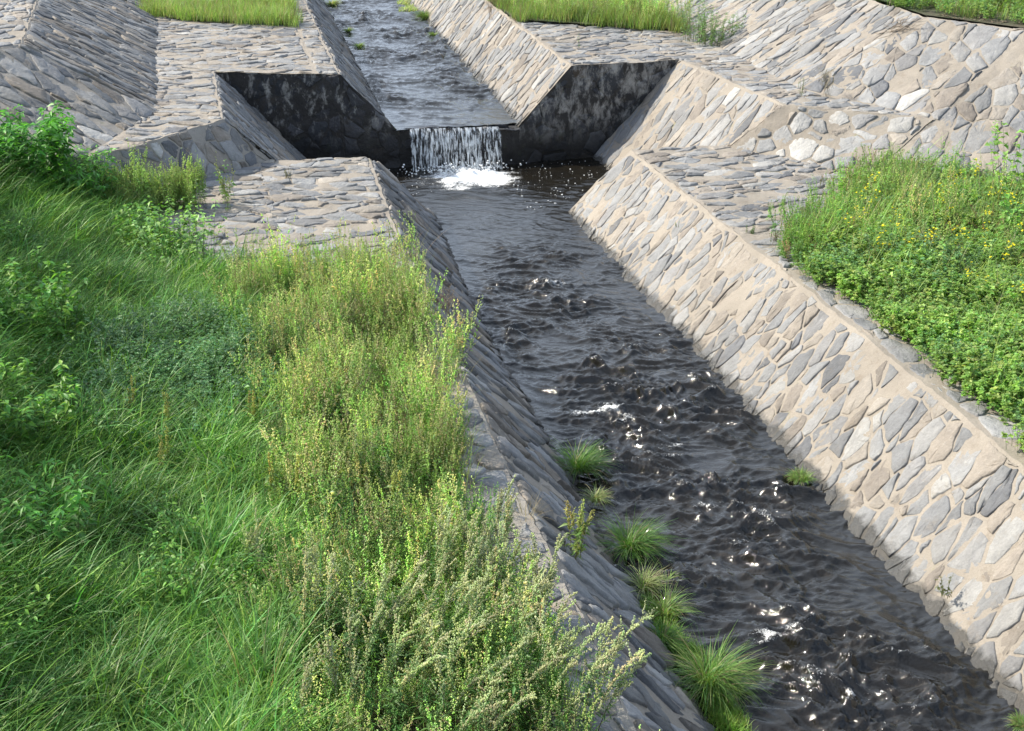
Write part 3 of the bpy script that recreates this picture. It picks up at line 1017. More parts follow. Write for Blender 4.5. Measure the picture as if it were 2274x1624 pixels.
class Pl:
    """collects triangles"""

    def __init__(s):
        s.V, s.T, s.C, s.n = [], [], [], 0

    def add(s, V, T, C):
        V = V.reshape(-1, 3)
        C = np.asarray(C, float)
        if C.ndim == 1:
            C = np.tile(C, (len(V), 1))
        s.V.append(V)
        s.C.append(C)
        s.T.append(np.asarray(T).reshape(-1, 3) + s.n)
        s.n += len(V)

    def get(s):
        return np.vstack(s.V), np.vstack(s.T), np.vstack(s.C)

    def blades(s, P, w, C, az=None, tip=0.1, wide=0.35):
        """ribbons along curves P (N,n+1,3)"""
        N, m = P.shape[:2]
        t = np.linspace(0, 1, m)
        prof = np.interp(t, [0, wide, 1], [0.6, 1, tip])
        if az is None:
            az = rs.uniform(0, 2 * PI, N)
        side = np.stack([-np.sin(az), np.cos(az), rs.uniform(-0.5, 0.5, N)], -1)
        side /= np.linalg.norm(side, axis=1, keepdims=True)
        o = side[:, None, :] * (w[:, None] * prof[None, :] * 0.5)[..., None]
        V = np.stack([P - o, P + o], 2)
        b = (np.arange(N) * m * 2)[:, None] + (np.arange(m - 1) * 2)[None, :]
        T = np.stack([np.stack([b, b + 1, b + 3], -1), np.stack([b, b + 3, b + 2], -1)], 2)
        s.add(V, T, np.repeat(C, m * 2, 0))

    def tubes(s, P, r, C, tip=0.35):
        N, m = P.shape[:2]
        t = np.linspace(1, tip, m)
        V = []
        for k in range(3):
            a = k * 2 * PI / 3
            o = np.array([math.cos(a), math.sin(a), 0.0])
            V.append(P + o * (r[:, None] * t[None, :])[..., None])
        V = np.stack(V, 2)
        b = (np.arange(N) * m * 3)[:, None] + (np.arange(m - 1) * 3)[None, :]
        T = []
        for k in range(3):
            k2 = (k + 1) % 3
            T.append(np.stack([b + k, b + k2, b + 3 + k2], -1))
            T.append(np.stack([b + k, b + 3 + k2, b + 3 + k], -1))
        s.add(V, np.stack(T, 2), np.repeat(C, m * 3, 0))

    def leaves(s, P, az, el, L, W, C, fold=0.25, droop=0.0):
        """pointed leaves of six vertices: folded along the rib, tip drooping"""
        N = len(P)
        d = np.stack([np.cos(az) * np.cos(el), np.sin(az) * np.cos(el), np.sin(el)], -1)
        side = np.stack([-np.sin(az), np.cos(az), np.zeros(N)], -1)
        roll = rs.uniform(-0.7, 0.7, N)[:, None]
        up = np.cross(d, side)
        up *= -np.sign(up[:, 2:3] + 1e-9) * -1
        sd = side * np.cos(roll) + up * np.sin(roll)
        nn = up * np.cos(roll) - side * np.sin(roll)
        L_, W_ = L[:, None], W[:, None]
        dr = np.array([0, 0, -1.0]) * L_ * droop
        V = np.stack([P, P + d * L_ * 0.4 + sd * W_ * 0.5 + nn * W_ * fold, P + d * L_ * 0.4 - sd * W_ * 0.5 + nn * W_ * fold,
                      P + d * L_ * 0.45 + dr * 0.2, P + d * L_ + dr], 1)
        b = (np.arange(N) * 5)[:, None]
        T = np.concatenate([b + np.array(x)[None, :] for x in ((0, 1, 3), (0, 3, 2), (1, 4, 3), (2, 3, 4))], 1).reshape(-1, 3)
        s.add(V, T, np.repeat(C, 5, 0))

    def seeds(s, P, r, C):
        """small lozenge seeds or buds: double pyramids"""
        N = len(P)
        o = np.array([(1, 0, 0), (-0.5, 0.87, 0), (-0.5, -0.87, 0), (0, 0, 1.5), (0, 0, -1.2)])
        V = P[:, None, :] + o[None] * r[:, None, None]
        b = (np.arange(N) * 5)[:, None]
        T = np.concatenate([b + np.array(x)[None, :] for x in ((0, 1, 3), (1, 2, 3), (2, 0, 3), (1, 0, 4), (2, 1, 4), (0, 2, 4))], 1).reshape(-1, 3)
        s.add(V, T, np.repeat(C, 5, 0))


def cols(c, n, v=0.22, hue=0.10):
    c = np.array(c, float)
    k = 1 + rs.uniform(-v, v, (n, 1))
    h = 1 + rs.uniform(-hue, hue, (n, 3))
    return c * k * h


def pick(pal, n, v=0.2, hue=0.08):
    pal = np.array(pal)
    return pal[rs.randint(0, len(pal), n)] * (1 + rs.uniform(-v, v, (n, 1))) * (1 + rs.uniform(-hue, hue, (n, 3)))


def along(P, t):
    """points on curves: P (N,m,3), t (N,k) -> (N*k,3)"""
    N, m = P.shape[:2]
    f = t * (m - 1)
    i = np.clip(f.astype(int), 0, m - 2)
    f = f - i
    n = np.arange(N)[:, None]
    return (P[n, i] * (1 - f)[..., None] + P[n, i + 1] * f[..., None]).reshape(-1, 3)


def scatter(temps, X, Y, Z, sc, lean=0.0, rot=PI, vary=0.22, rot0=0.0):
    """merged copies of templates at points; returns V,T,C"""
    n = len(X)
    which = rs.randint(0, len(temps), n)
    VV, TT, CC = [], [], []
    off = 0
    for k, (V, T, C) in enumerate(temps):
        idx = np.nonzero(which == k)[0]
        if not len(idx):
            continue
        a = rot0 + rs.uniform(-rot, rot, len(idx))
        ca, sa = np.cos(a)[:, None], np.sin(a)[:, None]
        s_ = (rs.uniform(*sc, len(idx)) * (1 + 0.55 * pn(X[idx] * 1.15, Y[idx] * 1.15, 47)))[:, None]
        zs = s_ * rs.uniform(0.85, 1.15, (len(idx), 1))
        x = (V[None, :, 0] * ca - V[None, :, 1] * sa) * s_
        y = (V[None, :, 0] * sa + V[None, :, 1] * ca) * s_
        z = V[None, :, 2] * zs
        lx, ly = rs.uniform(-lean, lean, (len(idx), 1)), rs.uniform(-lean, lean, (len(idx), 1))
        P = np.stack([x + z * lx + X[idx][:, None], y + z * ly + Y[idx][:, None], z + Z[idx][:, None]], -1)
        VV.append(P.reshape(-1, 3))
        TT.append((T[None] + (np.arange(len(idx)) * len(V))[:, None, None] + off).reshape(-1, 3))
        cv = 1 + rs.uniform(-vary, vary, (len(idx), 1, 1)) + 0.55 * pn(X[idx] * 1.5, Y[idx] * 1.5, 41)[:, None, None]
        cv = cv * (1 + rs.uniform(-0.08, 0.08, (len(idx), 1, 3)))
        CC.append((C[None] * cv).reshape(-1, 3))
        off += len(idx) * len(V)
    return np.vstack(VV), np.vstack(TT), np.vstack(CC)


def stuff(name, temps, X, Y, Z, sc, label=None, **k):
    V, T, C = scatter(temps, np.asarray(X), np.asarray(Y), np.asarray(Z), sc, **k)
    o = link(name, mesh(name, V, [T], [LEAF], C))
    return tag(o, label, None, None, 'stuff')


def region(n, x0, x1, y0, y1, keep):
    X, Y = rr(x0, x1, n), rr(y0, y1, n)
    m = keep(X, Y) > rs.rand(n)
    return X[m], Y[m]


# ------------------------------------------------------------------ plant templates
GREEN = [(0.10, 0.245, 0.035), (0.135, 0.295, 0.045), (0.10, 0.26, 0.055), (0.18, 0.325, 0.055)]
YGREEN = [(0.40, 0.50, 0.18), (0.47, 0.53, 0.23), (0.30, 0.47, 0.12), (0.52, 0.52, 0.30)]
LUSH = [(0.215, 0.37, 0.075), (0.26, 0.42, 0.10), (0.185, 0.34, 0.09), (0.33, 0.44, 0.13)]
STRAW = [(0.30, 0.25, 0.14), (0.25, 0.20, 0.11), (0.34, 0.29, 0.17)]


def t_grass(n=24, rad=0.12, L=(0.30, 0.66), w=(0.006, 0.0135), pal=GREEN, az=0.35, spread=1.3, th0=(0.15, 1.0), th1=(1.1, 2.5), segs=6, straw=0.012):
    p = Pl()
    r = rad * np.sqrt(rs.rand(n))
    a = rs.uniform(0, 2 * PI, n)
    base = np.stack([r * np.cos(a), r * np.sin(a), np.full(n, -0.01)], -1)
    C = pick(pal, n, 0.35)
    m = rs.rand(n) < straw
    C[m] = pick(STRAW, m.sum())
    A = az + rs.normal(0, spread, n)
    P = curve(base, A, rr(*L, n), rr(*th0, n), rr(*th1, n), segs, 1.2)
    p.blades(P, rr(*w, n), C, A)
    return p.get()


def t_spike(h=(0.40, 0.75), n=4, pal=YGREEN, side=4, dry=0.15, lw=1.0):
    """narrow upright weed with bead-like flower spikes above small cut leaves"""
    p = Pl()
    base = np.stack([rs.normal(0, 0.035, n), rs.normal(0, 0.035, n), np.zeros(n)], -1)
    A = rr(0, 2 * PI, n)
    L = rr(*h, n)
    P = curve(base, A, L, rr(0, 0.15, n), rr(0.05, 0.40, n), 6)
    stemc = cols((0.15, 0.17, 0.06), n)
    p.tubes(P, np.full(n, 0.0016), stemc)
    # side spikes
    t = rr(0.4, 0.9, (n, side))
    B = along(P, t)
    m = len(B)
    Ps = curve(B, rr(0, 2 * PI, m), rr(0.06, 0.20, m), rr(0.15, 0.6, m), rr(0.0, 0.25, m), 4)
    p.tubes(Ps, np.full(m, 0.0009), np.repeat(stemc, side, 0))
    k = 9
    q = along(Ps, rr(0.15, 1, (m, k))) + rs.normal(0, 0.004, (m * k, 3))
    p.seeds(q, rr(0.003, 0.006, len(q)), np.repeat(pick(pal, m), k, 0) * 1.35)
    k = 22
    q = along(P, rr(0.55, 1, (n, k))) + rs.normal(0, 0.0055, (n * k, 3))
    p.seeds(q, rr(0.0036, 0.0072, len(q)), np.repeat(pick(pal, n), k, 0) * 1.35)
    k = 15
    q = along(P, rr(0.1, 0.75, (n, k)))
    lc = pick(pal, len(q)) * np.array([0.75, 0.95, 0.8])
    d = rs.rand(len(q)) < dry
    lc[d] = pick(STRAW, d.sum())
    p.leaves(q, rr(0, 2 * PI, len(q)), rr(-0.3, 0.7, len(q)), rr(0.025, 0.065, len(q)) * lw, rr(0.006, 0.014, len(q)) * lw, lc, 0.2, 0.2)
    return p.get()


def t_clover(n=7, h=(0.12, 0.30), pal=LUSH, leaf=(0.018, 0.034), flower=None, lw=0.62):
    p = Pl()
    base = np.stack([rs.normal(0, 0.06, n), rs.normal(0, 0.06, n), np.zeros(n)], -1)
    P = curve(base, rr(0, 2 * PI, n), rr(*h, n), rr(0, 0.4, n), rr(0.2, 0.9, n), 4)
    p.tubes(P, np.full(n, 0.0016), cols((0.09, 0.16, 0.05), n))
    k = 7
    q = along(P, rr(0.25, 1.0, (n, k)))
    C = pick(pal, len(q))
    a0 = rr(0, 2 * PI, len(q))
    L = rr(*leaf, len(q))
    for d in (-1.0, 0.0, 1.0):
        p.leaves(q, a0 + d, rr(-0.1, 0.6, len(q)), L, L * lw, C, 0.15, 0.25)
    if flower is not None and rs.rand() < flower[3]:
        tip = P[0, -1][None] + np.array([0, 0, 0.012])
        q = np.repeat(tip, 14, 0) + rs.normal(0, 1, (14, 3)) * np.array([0.006, 0.006, 0.014])
        p.seeds(q, rr(0.003, 0.006, 14), cols(flower[:3], 14))
    return p.get()


def t_broad(n=5, h=(0.35, 0.7), leaf=(0.06, 0.11), pal=GREEN, wr=0.45, k=12, tip=1.35):
    p = Pl()
    base = np.stack([rs.normal(0, 0.07, n), rs.normal(0, 0.07, n), np.zeros(n)], -1)
    P = curve(base, rr(0, 2 * PI, n), rr(*h, n), rr(0, 0.25, n), rr(0.1, 0.7, n), 5)
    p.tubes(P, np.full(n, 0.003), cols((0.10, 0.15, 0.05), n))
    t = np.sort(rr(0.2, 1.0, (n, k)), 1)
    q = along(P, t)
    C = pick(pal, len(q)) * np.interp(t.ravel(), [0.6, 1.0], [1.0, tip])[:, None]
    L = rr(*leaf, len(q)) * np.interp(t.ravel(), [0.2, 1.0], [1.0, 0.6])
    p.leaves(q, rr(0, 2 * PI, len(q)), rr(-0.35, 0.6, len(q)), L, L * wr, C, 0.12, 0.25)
    return p.get()


G_FIELD = [t_grass() for _ in range(7)]
G_DRY = [t_grass(22, 0.12, (0.25, 0.55), (0.002, 0.004), YGREEN + STRAW, 0.3, 2.0, (0.05, 0.5), (0.5, 1.6), 5, 0.25) for _ in range(5)]
W_SPIKE = [t_spike() for _ in range(8)]
W_SPIKE_G = [t_spike((0.3, 0.55), 4, LUSH, 3, 0.05, 1.5) for _ in range(5)]
C_ALF = [t_clover(7, (0.15, 0.36), [(0.14, 0.28, 0.13), (0.12, 0.26, 0.10), (0.17, 0.31, 0.16)], (0.016, 0.030), (0.36, 0.28, 0.46, 0.10), 0.5) for _ in range(6)]
C_LUSH = [t_clover(8, (0.10, 0.28), LUSH, (0.020, 0.042), None, 0.75) for _ in range(7)]
C_LUSH2 = [t_clover(7, (0.14, 0.34), [(0.19, 0.34, 0.15), (0.16, 0.31, 0.12)], (0.016, 0.032), (0.36, 0.30, 0.38, 0.10), 0.5) for _ in range(4)]
B_DARK = [t_broad() for _ in range(5)]
B_LUSH = [t_broad(4, (0.25, 0.5), (0.05, 0.10), LUSH, 0.6, 9) for _ in range(4)]
G_LUSH = [t_grass(18, 0.12, (0.25, 0.55), (0.004, 0.009), LUSH, 0.5, 1.8, (0.1, 0.6), (0.6, 1.7), 5, 0.06) for _ in range(5)]
G_LAWN = [t_grass(26, 0.13, (0.14, 0.30), (0.005, 0.009), [(0.20, 0.33, 0.075), (0.24, 0.36, 0.09), (0.17, 0.30, 0.07), (0.28, 0.36, 0.13)], 0.4, 2.5, (0.0, 0.5), (0.2, 1.3), 3, 0.22) for _ in range(5)]

# ------------------------------------------------------------------ plant cover
alf = at(430, 800, 1.3)


def side_n(X, Y, s=5):
    return 0.45 * pn(X * 0.9, Y * 0.7, s) + 0.2 * pn(X * 2.5, Y * 2.5, s + 1)


def k_field(X, Y):
    d = -5.55 - X + side_n(X, Y)
    return sst(d, -0.25, 0.25) * (Y < -2.0 - 0.25 * (X + 6)) * (1 - sst(Y, -5.4, -4.7) * sst(X, -7.15, -6.75)) * (1 - 0.5 * sst(pn(X * 0.9, Y * 0.9, 8), 0.15, 0.4))


X, Y = region(8600, -9.6, -4.9, -16.5, -1.5, k_field)
stuff('grass', G_FIELD, X, Y, gl(X, Y), (0.75, 1.25), 'deep green uncut grass combed over the shaded bank', rot=1.2, lean=0.25)
X, Y = region(2600, -9.6, -5.4, -16, -1.6, lambda X, Y: sst(pn(X * 0.9, Y * 0.9, 8), 0.12, 0.35) * sst(-5.5 - X, 0, 0.6))
stuff('undergrowth', B_DARK, X, Y, gl(X, Y), (0.5, 0.95), 'dark broad-leaved herbs mixed through the shaded grass', lean=0.1)
X, Y = region(2400, alf[0] - 1.3, alf[0] + 1.3, alf[1] - 1.9, alf[1] + 1.9, lambda X, Y: np.exp(-((X - alf[0]) / 0.75) ** 2 - ((Y - alf[1]) / 1.0) ** 2) * 1.4)
stuff('ground_cover', C_ALF, X, Y, gl(X, Y) + 0.08, (0.9, 1.4), 'bluish green clover-like plants with small violet flowers')


def k_weed(X, Y):
    d = X + 5.75 + side_n(X, Y)
    edge = sst(np.interp(Y, [-12.2, -10.5, -8.0], [-3.98, -3.80, -3.52]) - X + 0.45 * pn(Y * 1.6, X, 12), -0.02, 0.14)
    top = sst(-5.15 - Y + 0.5 * pn(X * 1.5, 0 * Y, 14), 0.0, 0.35)
    return sst(d, -0.2, 0.45) * edge * top * (0.55 + 1.4 * pn(X * 1.6, Y * 1.3, 15)).clip(0.12, 1) * (1 - 0.65 * sst(-Y, 11.0, 12.4) * sst(X, -5.6, -5.2))


X, Y = region(4300, -6.4, -3.4, -16, -4.6, k_weed)
stuff('weeds', W_SPIKE, X, Y, gl(X, Y), (0.7, 1.12), 'yellowish green weeds with narrow beaded spikes along the bank edge', lean=0.22)
X, Y = region(2600, -6.4, -3.4, -16, -4.7, k_weed)
stuff('grass', G_DRY, X, Y, gl(X, Y), (0.7, 1.15), 'thin half dry grass between the yellowish weeds', lean=0.15)
X, Y = region(4200, -6.3, -3.4, -16, -4.7, lambda X, Y: sst(X + 6.0, 0, 0.4) * sst(-3.8 - X, 0, 0.15) * sst(-5.0 - Y, 0, 0.4) * (0.45 + 1.5 * pn(X * 1.1, Y * 0.9, 21)).clip(0.1, 1))
stuff('undergrowth', W_SPIKE_G + G_LUSH, X, Y, gl(X, Y), (0.6, 1.0), 'fresh green patches under the yellowish weeds', lean=0.15)


def k_right(X, Y):
    lim = np.interp(X, [1.3, 2.4, 4.2, 6.0, 8], [-5.9, -4.8, -3.0, -3.7, -5.5])
    edge = sst(X - 1.34 + 0.30 * pn(Y * 1.3, X, 17), -0.02, 0.12)
    return edge * sst(lim - Y + 0.5 * pn(X * 1.5, Y, 18), 0.0, 0.4)


X, Y = region(7200, 1.2, 7.4, -13.5, -2.8, k_right)
stuff('ground_cover', C_LUSH, X, Y, np.full(len(X), ZT), (0.9, 1.45), 'bright green low leaves spilling over the sunny bank top', lean=0.2)
X, Y = region(3200, 1.3, 7.4, -13.5, -2.8, lambda X, Y: k_right(X, Y) * sst(pn(X * 0.9, Y * 0.9, 23), -0.1, 0.2))
stuff('ground_cover', C_LUSH2, X, Y, np.full(len(X), ZT), (1.0, 1.5), 'greyer green clover with faded flowers among the low leaves', lean=0.2)
X, Y = region(2600, 1.6, 7.4, -11, -2.8, lambda X, Y: k_right(X, Y) * (0.35 + 0.65 * sst(Y, -6.5, -4.5)) * (0.6 + pn(X, Y, 25)))
stuff('grass', G_LUSH, X, Y, np.full(len(X), ZT), (0.9, 1.6), 'arching bright grass among the low leaves of the sunny bank', lean=0.25)
X, Y = region(900, 1.8, 7.4, -11, -2.8, lambda X, Y: k_right(X, Y) * sst(pn(X * 0.8, Y * 0.8, 27), 0.05, 0.3))
stuff('undergrowth', B_LUSH, X, Y, np.full(len(X), ZT), (0.7, 1.1), 'broader bright leaves in the sunny bank cover', lean=0.2)
X, Y = region(900, 1.8, 7.0, -7.5, -2.8, lambda X, Y: k_right(X, Y) * (0.25 + 0.9 * sst(Y, -6.0, -4.4)) * (0.5 + pn(X * 1.2, Y * 1.2, 29)))
stuff('weeds', W_SPIKE + G_DRY, X, Y, np.full(len(X), ZT), (0.7, 1.1), 'olive and straw coloured thin weeds among the yellow flowers', lean=0.25)
# fringe of thin weeds on the paving in front of the sunny cover
X, Y = region(2000, 1.2, 5.0, -7.0, -2.4, lambda X, Y: 0.8 * np.exp(-((Y - np.interp(X, [1.3, 2.4, 4.2, 6], [-6.1, -4.9, -3.0, -3.4])) / 0.6) ** 2))
stuff('weeds', W_SPIKE_G + [t_spike((0.2, 0.4), 4, [(0.26, 0.31, 0.12), (0.34, 0.27, 0.16)], 3, 0.4, 0.7) for _ in range(3)], X, Y, np.full(len(X), ZT), (0.55, 1.0), 'thin dull weeds fringing the sunny cover on the paving', lean=0.25)


def k_lawn_l(X, Y):
    return (Y > 8.55 + (-3.7 - X) * 0.62 - 0.12 + 0.35 * pn(X * 2.2, Y, 3)) * (X < -3.72 + BX(Y)) * (X > -6.85)


X, Y = region(5200, -6.9, -3.2, 8.3, 24, k_lawn_l)
stuff('grass', G_LAWN, X, Y, np.full(len(X), ZU + 0.05), (0.8, 1.3), 'sunlit grass plot on the terrace upstream of the shaded wall', lean=0.1)


def k_lawn_r(X, Y):
    return (Y > np.interp(X, [0.9, 2.4, 4.1], [8.3, 7.2, 6.0]) + 0.4 * pn(X * 2.2, Y, 4)) * (X > 0.95 + BX(Y) * 0.6)


X, Y = region(5200, 0.9, 4.15, 5.8, 24, k_lawn_r)
stuff('grass', G_LAWN, X, Y, np.full(len(X), ZU + 0.05), (0.9, 1.5), 'sunlit grass plot on the terrace upstream of the sunny wall', lean=0.1)
X, Y = region(700, 0.9, 4.2, 5.6, 12, lambda X, Y: k_lawn_r(X, Y) * (0.25 + 0.75 * sst(X, 2.9, 3.8)))
stuff('weeds', W_SPIKE, X, Y, np.full(len(X), ZU + 0.05), (0.8, 1.15), 'tall seeding weeds at the end of the sunny grass plot', lean=0.2)


def k_top(X, Y):
    lim = np.interp(X, [6.1, 6.2, 6.6, 7.05, 7.6, 11.0], [40, 6.5, 1.1, 0.35, -0.45, -4.1])
    return sst(Y - lim, 0.0, 0.35)


X, Y = region(3000, 6.1, 13, -4.5, 7, k_top)
stuff('grass', G_LAWN + C_LUSH2 + C_LUSH, X, Y, np.full(len(X), ZH), (0.9, 1.5), 'mown verge of grass and clover above the sunlit high bank', lean=0.15)
X, Y = region(3000, -16, -10.9, -16, 8, lambda X, Y: (Y < -3.4) | (X < -11.2))
stuff('grass', G_LAWN, X, Y, np.maximum(gl(X, Y), ZH - 0.02), (1.0, 1.6), 'grass on the high bank beyond the shaded slope', lean=0.15)

# ------------------------------------------------------------------ single plants, each a thing of its own


def part(name, pl, parent, mat=LEAF):
    V, T, C = pl.get()
    return link(name, mesh(name, V, [T], [mat], C), parent)


def plant_mugwort(loc, label, n=5, h=(0.7, 1.1), lean=0.5, az=0.5, pal=None, name='mugwort', cat='weed', dens=26, group='seeding mugwort plants on the bank'):
    t = thing(name, label, cat, group, loc)
    pal = pal or [(0.60, 0.66, 0.38), (0.54, 0.61, 0.33), (0.68, 0.70, 0.46)]
    base = np.stack([rs.normal(0, 0.11, n), rs.normal(0, 0.11, n), np.zeros(n)], -1)
    A = az + rs.normal(0, 0.55, n)
    P = curve(base, A, rr(*h, n), rr(0.0, 0.25, n), rr(0.6, 1.4, n) * lean, 8)
    fo = Pl()
    k = 15
    for i in range(n):
        st, sd = Pl(), Pl()
        Pi = P[i:i + 1]
        st.tubes(Pi, rr(0.003, 0.0045, 1), cols((0.15, 0.14, 0.07), 1))
        tt = rr(0.38, 0.97, (1, k))
        B = along(Pi, tt)
        m = len(B)
        st_th = 0.15 + lean * 0.85 * tt.ravel()
        Pb = curve(B, A[i] + rs.normal(0, 0.75, m), rr(0.10, 0.24, m) * (1.3 - tt.ravel() * 0.75), st_th * 0.8 + rr(0.0, 0.45, m), st_th * 1.0 + rr(0.0, 0.35, m), 4)
        st.tubes(Pb, np.full(m, 0.0013), cols((0.18, 0.18, 0.09), m))
        q = along(Pb, rr(0.1, 1, (m, dens))) + rs.normal(0, 0.004, (m * dens, 3))
        sd.seeds(q, rr(0.0036, 0.0075, len(q)), np.repeat(pick(pal, m), dens, 0))
        q = along(Pi, rr(0.5, 1, (1, 130))) + rs.normal(0, 0.008, (130, 3))
        sd.seeds(q, rr(0.0035, 0.007, len(q)), np.repeat(pick(pal, 1), 130, 0))
        part('stem', st, t, DRY)
        part('seed_sprays', sd, t)
    k = 34
    q = along(P, rr(0.05, 0.8, (n, k)))
    for j in range(3):
        C = pick([(0.09, 0.20, 0.055), (0.12, 0.24, 0.07), (0.14, 0.25, 0.09)], len(q))
        fo.leaves(q + rs.normal(0, 0.02, q.shape), rr(0, 2 * PI, len(q)), rr(-0.2, 0.8, len(q)), rr(0.03, 0.075, len(q)), rr(0.006, 0.014, len(q)), C, 0.2, 0.25)
    part('foliage', fo, t)
    return t


def plant_amaranth(loc, label, n=2, h=(0.55, 0.8), pal=None, name='spiked_weed', cat='weed', group=None, leafy=1.0, lean=0.15, az=0.5, col=(0.52, 0.54, 0.18), r=0.006, leafpal=None):
    """tall weed with thick bead spikes on top and drooping lance leaves"""
    t = thing(name, label, cat, group, loc)
    base = np.stack([rs.normal(0, 0.05, n), rs.normal(0, 0.05, n), np.zeros(n)], -1)
    P = curve(base, az + rs.normal(0, 0.8, n), rr(*h, n), rr(0, 0.1, n), rr(0.3, 1.3, n) * lean, 7)
    fo = Pl()
    for i in range(n):
        st, sd = Pl(), Pl()
        Pi = P[i:i + 1]
        st.tubes(Pi, np.full(1, 0.0045), cols((0.20, 0.19, 0.08), 1))
        k = 90
        q = along(Pi, rr(0.58, 1, (1, k))) + rs.normal(0, 0.0075, (k, 3))
        sd.seeds(q, rr(0.004, r * 1.4, len(q)), np.repeat(cols(col, 1), k, 0) * rr(0.75, 1.25, (k, 1)))
        B = along(Pi, rr(0.5, 0.75, (1, 3)))
        Ps = curve(B, rr(0, 2 * PI, len(B)), rr(0.06, 0.16, len(B)), rr(0.2, 0.6, len(B)), rr(0.0, 0.3, len(B)), 3)
        q = along(Ps, rr(0, 1, (len(B), 22))) + rs.normal(0, 0.004, (len(B) * 22, 3))
        sd.seeds(q, rr(0.0025, 0.005, len(q)), cols(col, len(q)))
        part('stem', st, t, DRY)
        part('seed_sprays', sd, t)
    k = int(16 * leafy)
    q = along(P, rr(0.1, 0.8, (n, k)))
    L = rr(0.05, 0.11, len(q))
    fo.leaves(q, rr(0, 2 * PI, len(q)), rr(-0.3, 0.6, len(q)), L, L * 0.32, pick(leafpal or [(0.14, 0.25, 0.065), (0.19, 0.29, 0.08), (0.25, 0.31, 0.08)], len(q)), 0.18, 0.35)
    part('foliage', fo, t)
    return t


def tuft(loc, label, n=150, L=(0.25, 0.45), w=(0.003, 0.0055), pal=GREEN, rad=0.06, th1=(1.2, 2.6), th0=(0.0, 0.7), name='grass_tuft', cat='grass tuft', group=None, straw=0.05, az=None, sp=9):
    p = Pl()
    r = rad * np.sqrt(rs.rand(n))
    a = rs.uniform(0, 2 * PI, n)
    base = np.stack([r * np.cos(a), r * np.sin(a), np.full(n, -0.02)], -1)
    A = a + rs.normal(0, 0.5, n) if az is None else np.where(rs.rand(n) < 0.5, a + rs.normal(0, 0.4, n), az + rs.normal(0, sp, n))
    C = pick(pal, n, 0.35)
    m = rs.rand(n) < straw
    C[m] = pick(STRAW, m.sum())
    p.blades(curve(base, A, rr(*L, n), rr(*th0, n), rr(*th1, n), 7, 1.1), rr(*w, n), C, A)
    V, T, C = p.get()
    o = link(name, mesh(name, V, [T], [LEAF], C), None, loc)
    return tag(o, label, cat, group)


def bush(loc, label, n=34, h=(0.5, 0.9), rad=0.3, leaf=(0.06, 0.12), pal=GREEN, wr=0.4, k=18, name='leafy_bush', cat='bush', tip=1.6, spread=0.6, group=None):
    t = thing(name, label, cat, group, loc)
    r = rad * np.sqrt(rs.rand(n))
    a = rs.uniform(0, 2 * PI, n)
    base = np.stack([r * np.cos(a), r * np.sin(a), np.zeros(n)], -1)
    P = curve(base, a + rs.normal(0, 0.5, n), rr(*h, n), rr(0, 0.3, n), rr(0.1, 1.0, n) * spread, 6)
    st, fo = Pl(), Pl()
    st.tubes(P, rr(0.003, 0.005, n), cols((0.13, 0.15, 0.06), n))
    tt = np.sort(1 - 0.85 * rs.rand(n, k) ** 1.4, 1)
    q = along(P, tt)
    L = rr(*leaf, len(q)) * np.interp(tt.ravel(), [0.2, 1], [1, 0.65])
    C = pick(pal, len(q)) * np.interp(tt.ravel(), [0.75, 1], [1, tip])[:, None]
    fo.leaves(q, rr(0, 2 * PI, len(q)), rr(-0.4, 0.7, len(q)), L, L * wr, C, 0.12, 0.3)
    part('stem', st, t, DRY)
    part('foliage', fo, t)
    return t


def dry_weed(loc, label, n=7, h=(0.4, 0.8), col=(0.27, 0.22, 0.16), spread=0.9, name='dry_weed', cat='weed', tips=True, az=0.0, seed=(0.36, 0.31, 0.24), k=9):
    t = thing(name, label, cat, None, loc)
    base = np.stack([rs.normal(0, 0.03, n), rs.normal(0, 0.03, n), np.zeros(n)], -1)
    P = curve(base, rr(0, 2 * PI, n), rr(*h, n), rr(0, 0.4, n), rr(0.2, 1.0, n) * spread, 6)
    for i in range(n):
        st, sd = Pl(), Pl()
        Pi = P[i:i + 1]
        st.tubes(Pi, np.full(1, 0.0022), cols(col, 1))
        B = along(Pi, rr(0.25, 0.95, (1, k)))
        m = len(B)
        Pb = curve(B, rr(0, 2 * PI, m), rr(0.06, 0.22, m), rr(0.3, 1.1, m), rr(0.1, 0.9, m), 4)
        st.tubes(Pb, np.full(m, 0.0011), cols(col, m))
        part('stem', st, t, DRY)
        if tips:
            q = along(Pb, rr(0.5, 1, (m, 7))) + rs.normal(0, 0.006, (m * 7, 3))
            sd.seeds(q, rr(0.002, 0.005, len(q)), cols(seed, len(q)))
            part('seed_sprays', sd, t, DRY)
    return t


def head_mesh():
    fl = Pl()
    for i in range(9):
        fl.leaves(np.zeros((1, 3)), np.array([i * 2 * PI / 9 + rs.uniform(-.1, .1)]), rr(-0.1, 0.5, 1), rr(0.014, 0.022, 1), np.full(1, 0.010), cols((0.92, 0.83, 0.03), 1, 0.08), 0.05, 0.1)
    fl.seeds(np.zeros((1, 3)), np.full(1, 0.005), cols((0.75, 0.58, 0.02), 1))
    V, T, C = fl.get()
    return mesh('flower_head', V, [T], [LEAF], C)


HEADS = [head_mesh() for _ in range(4)]


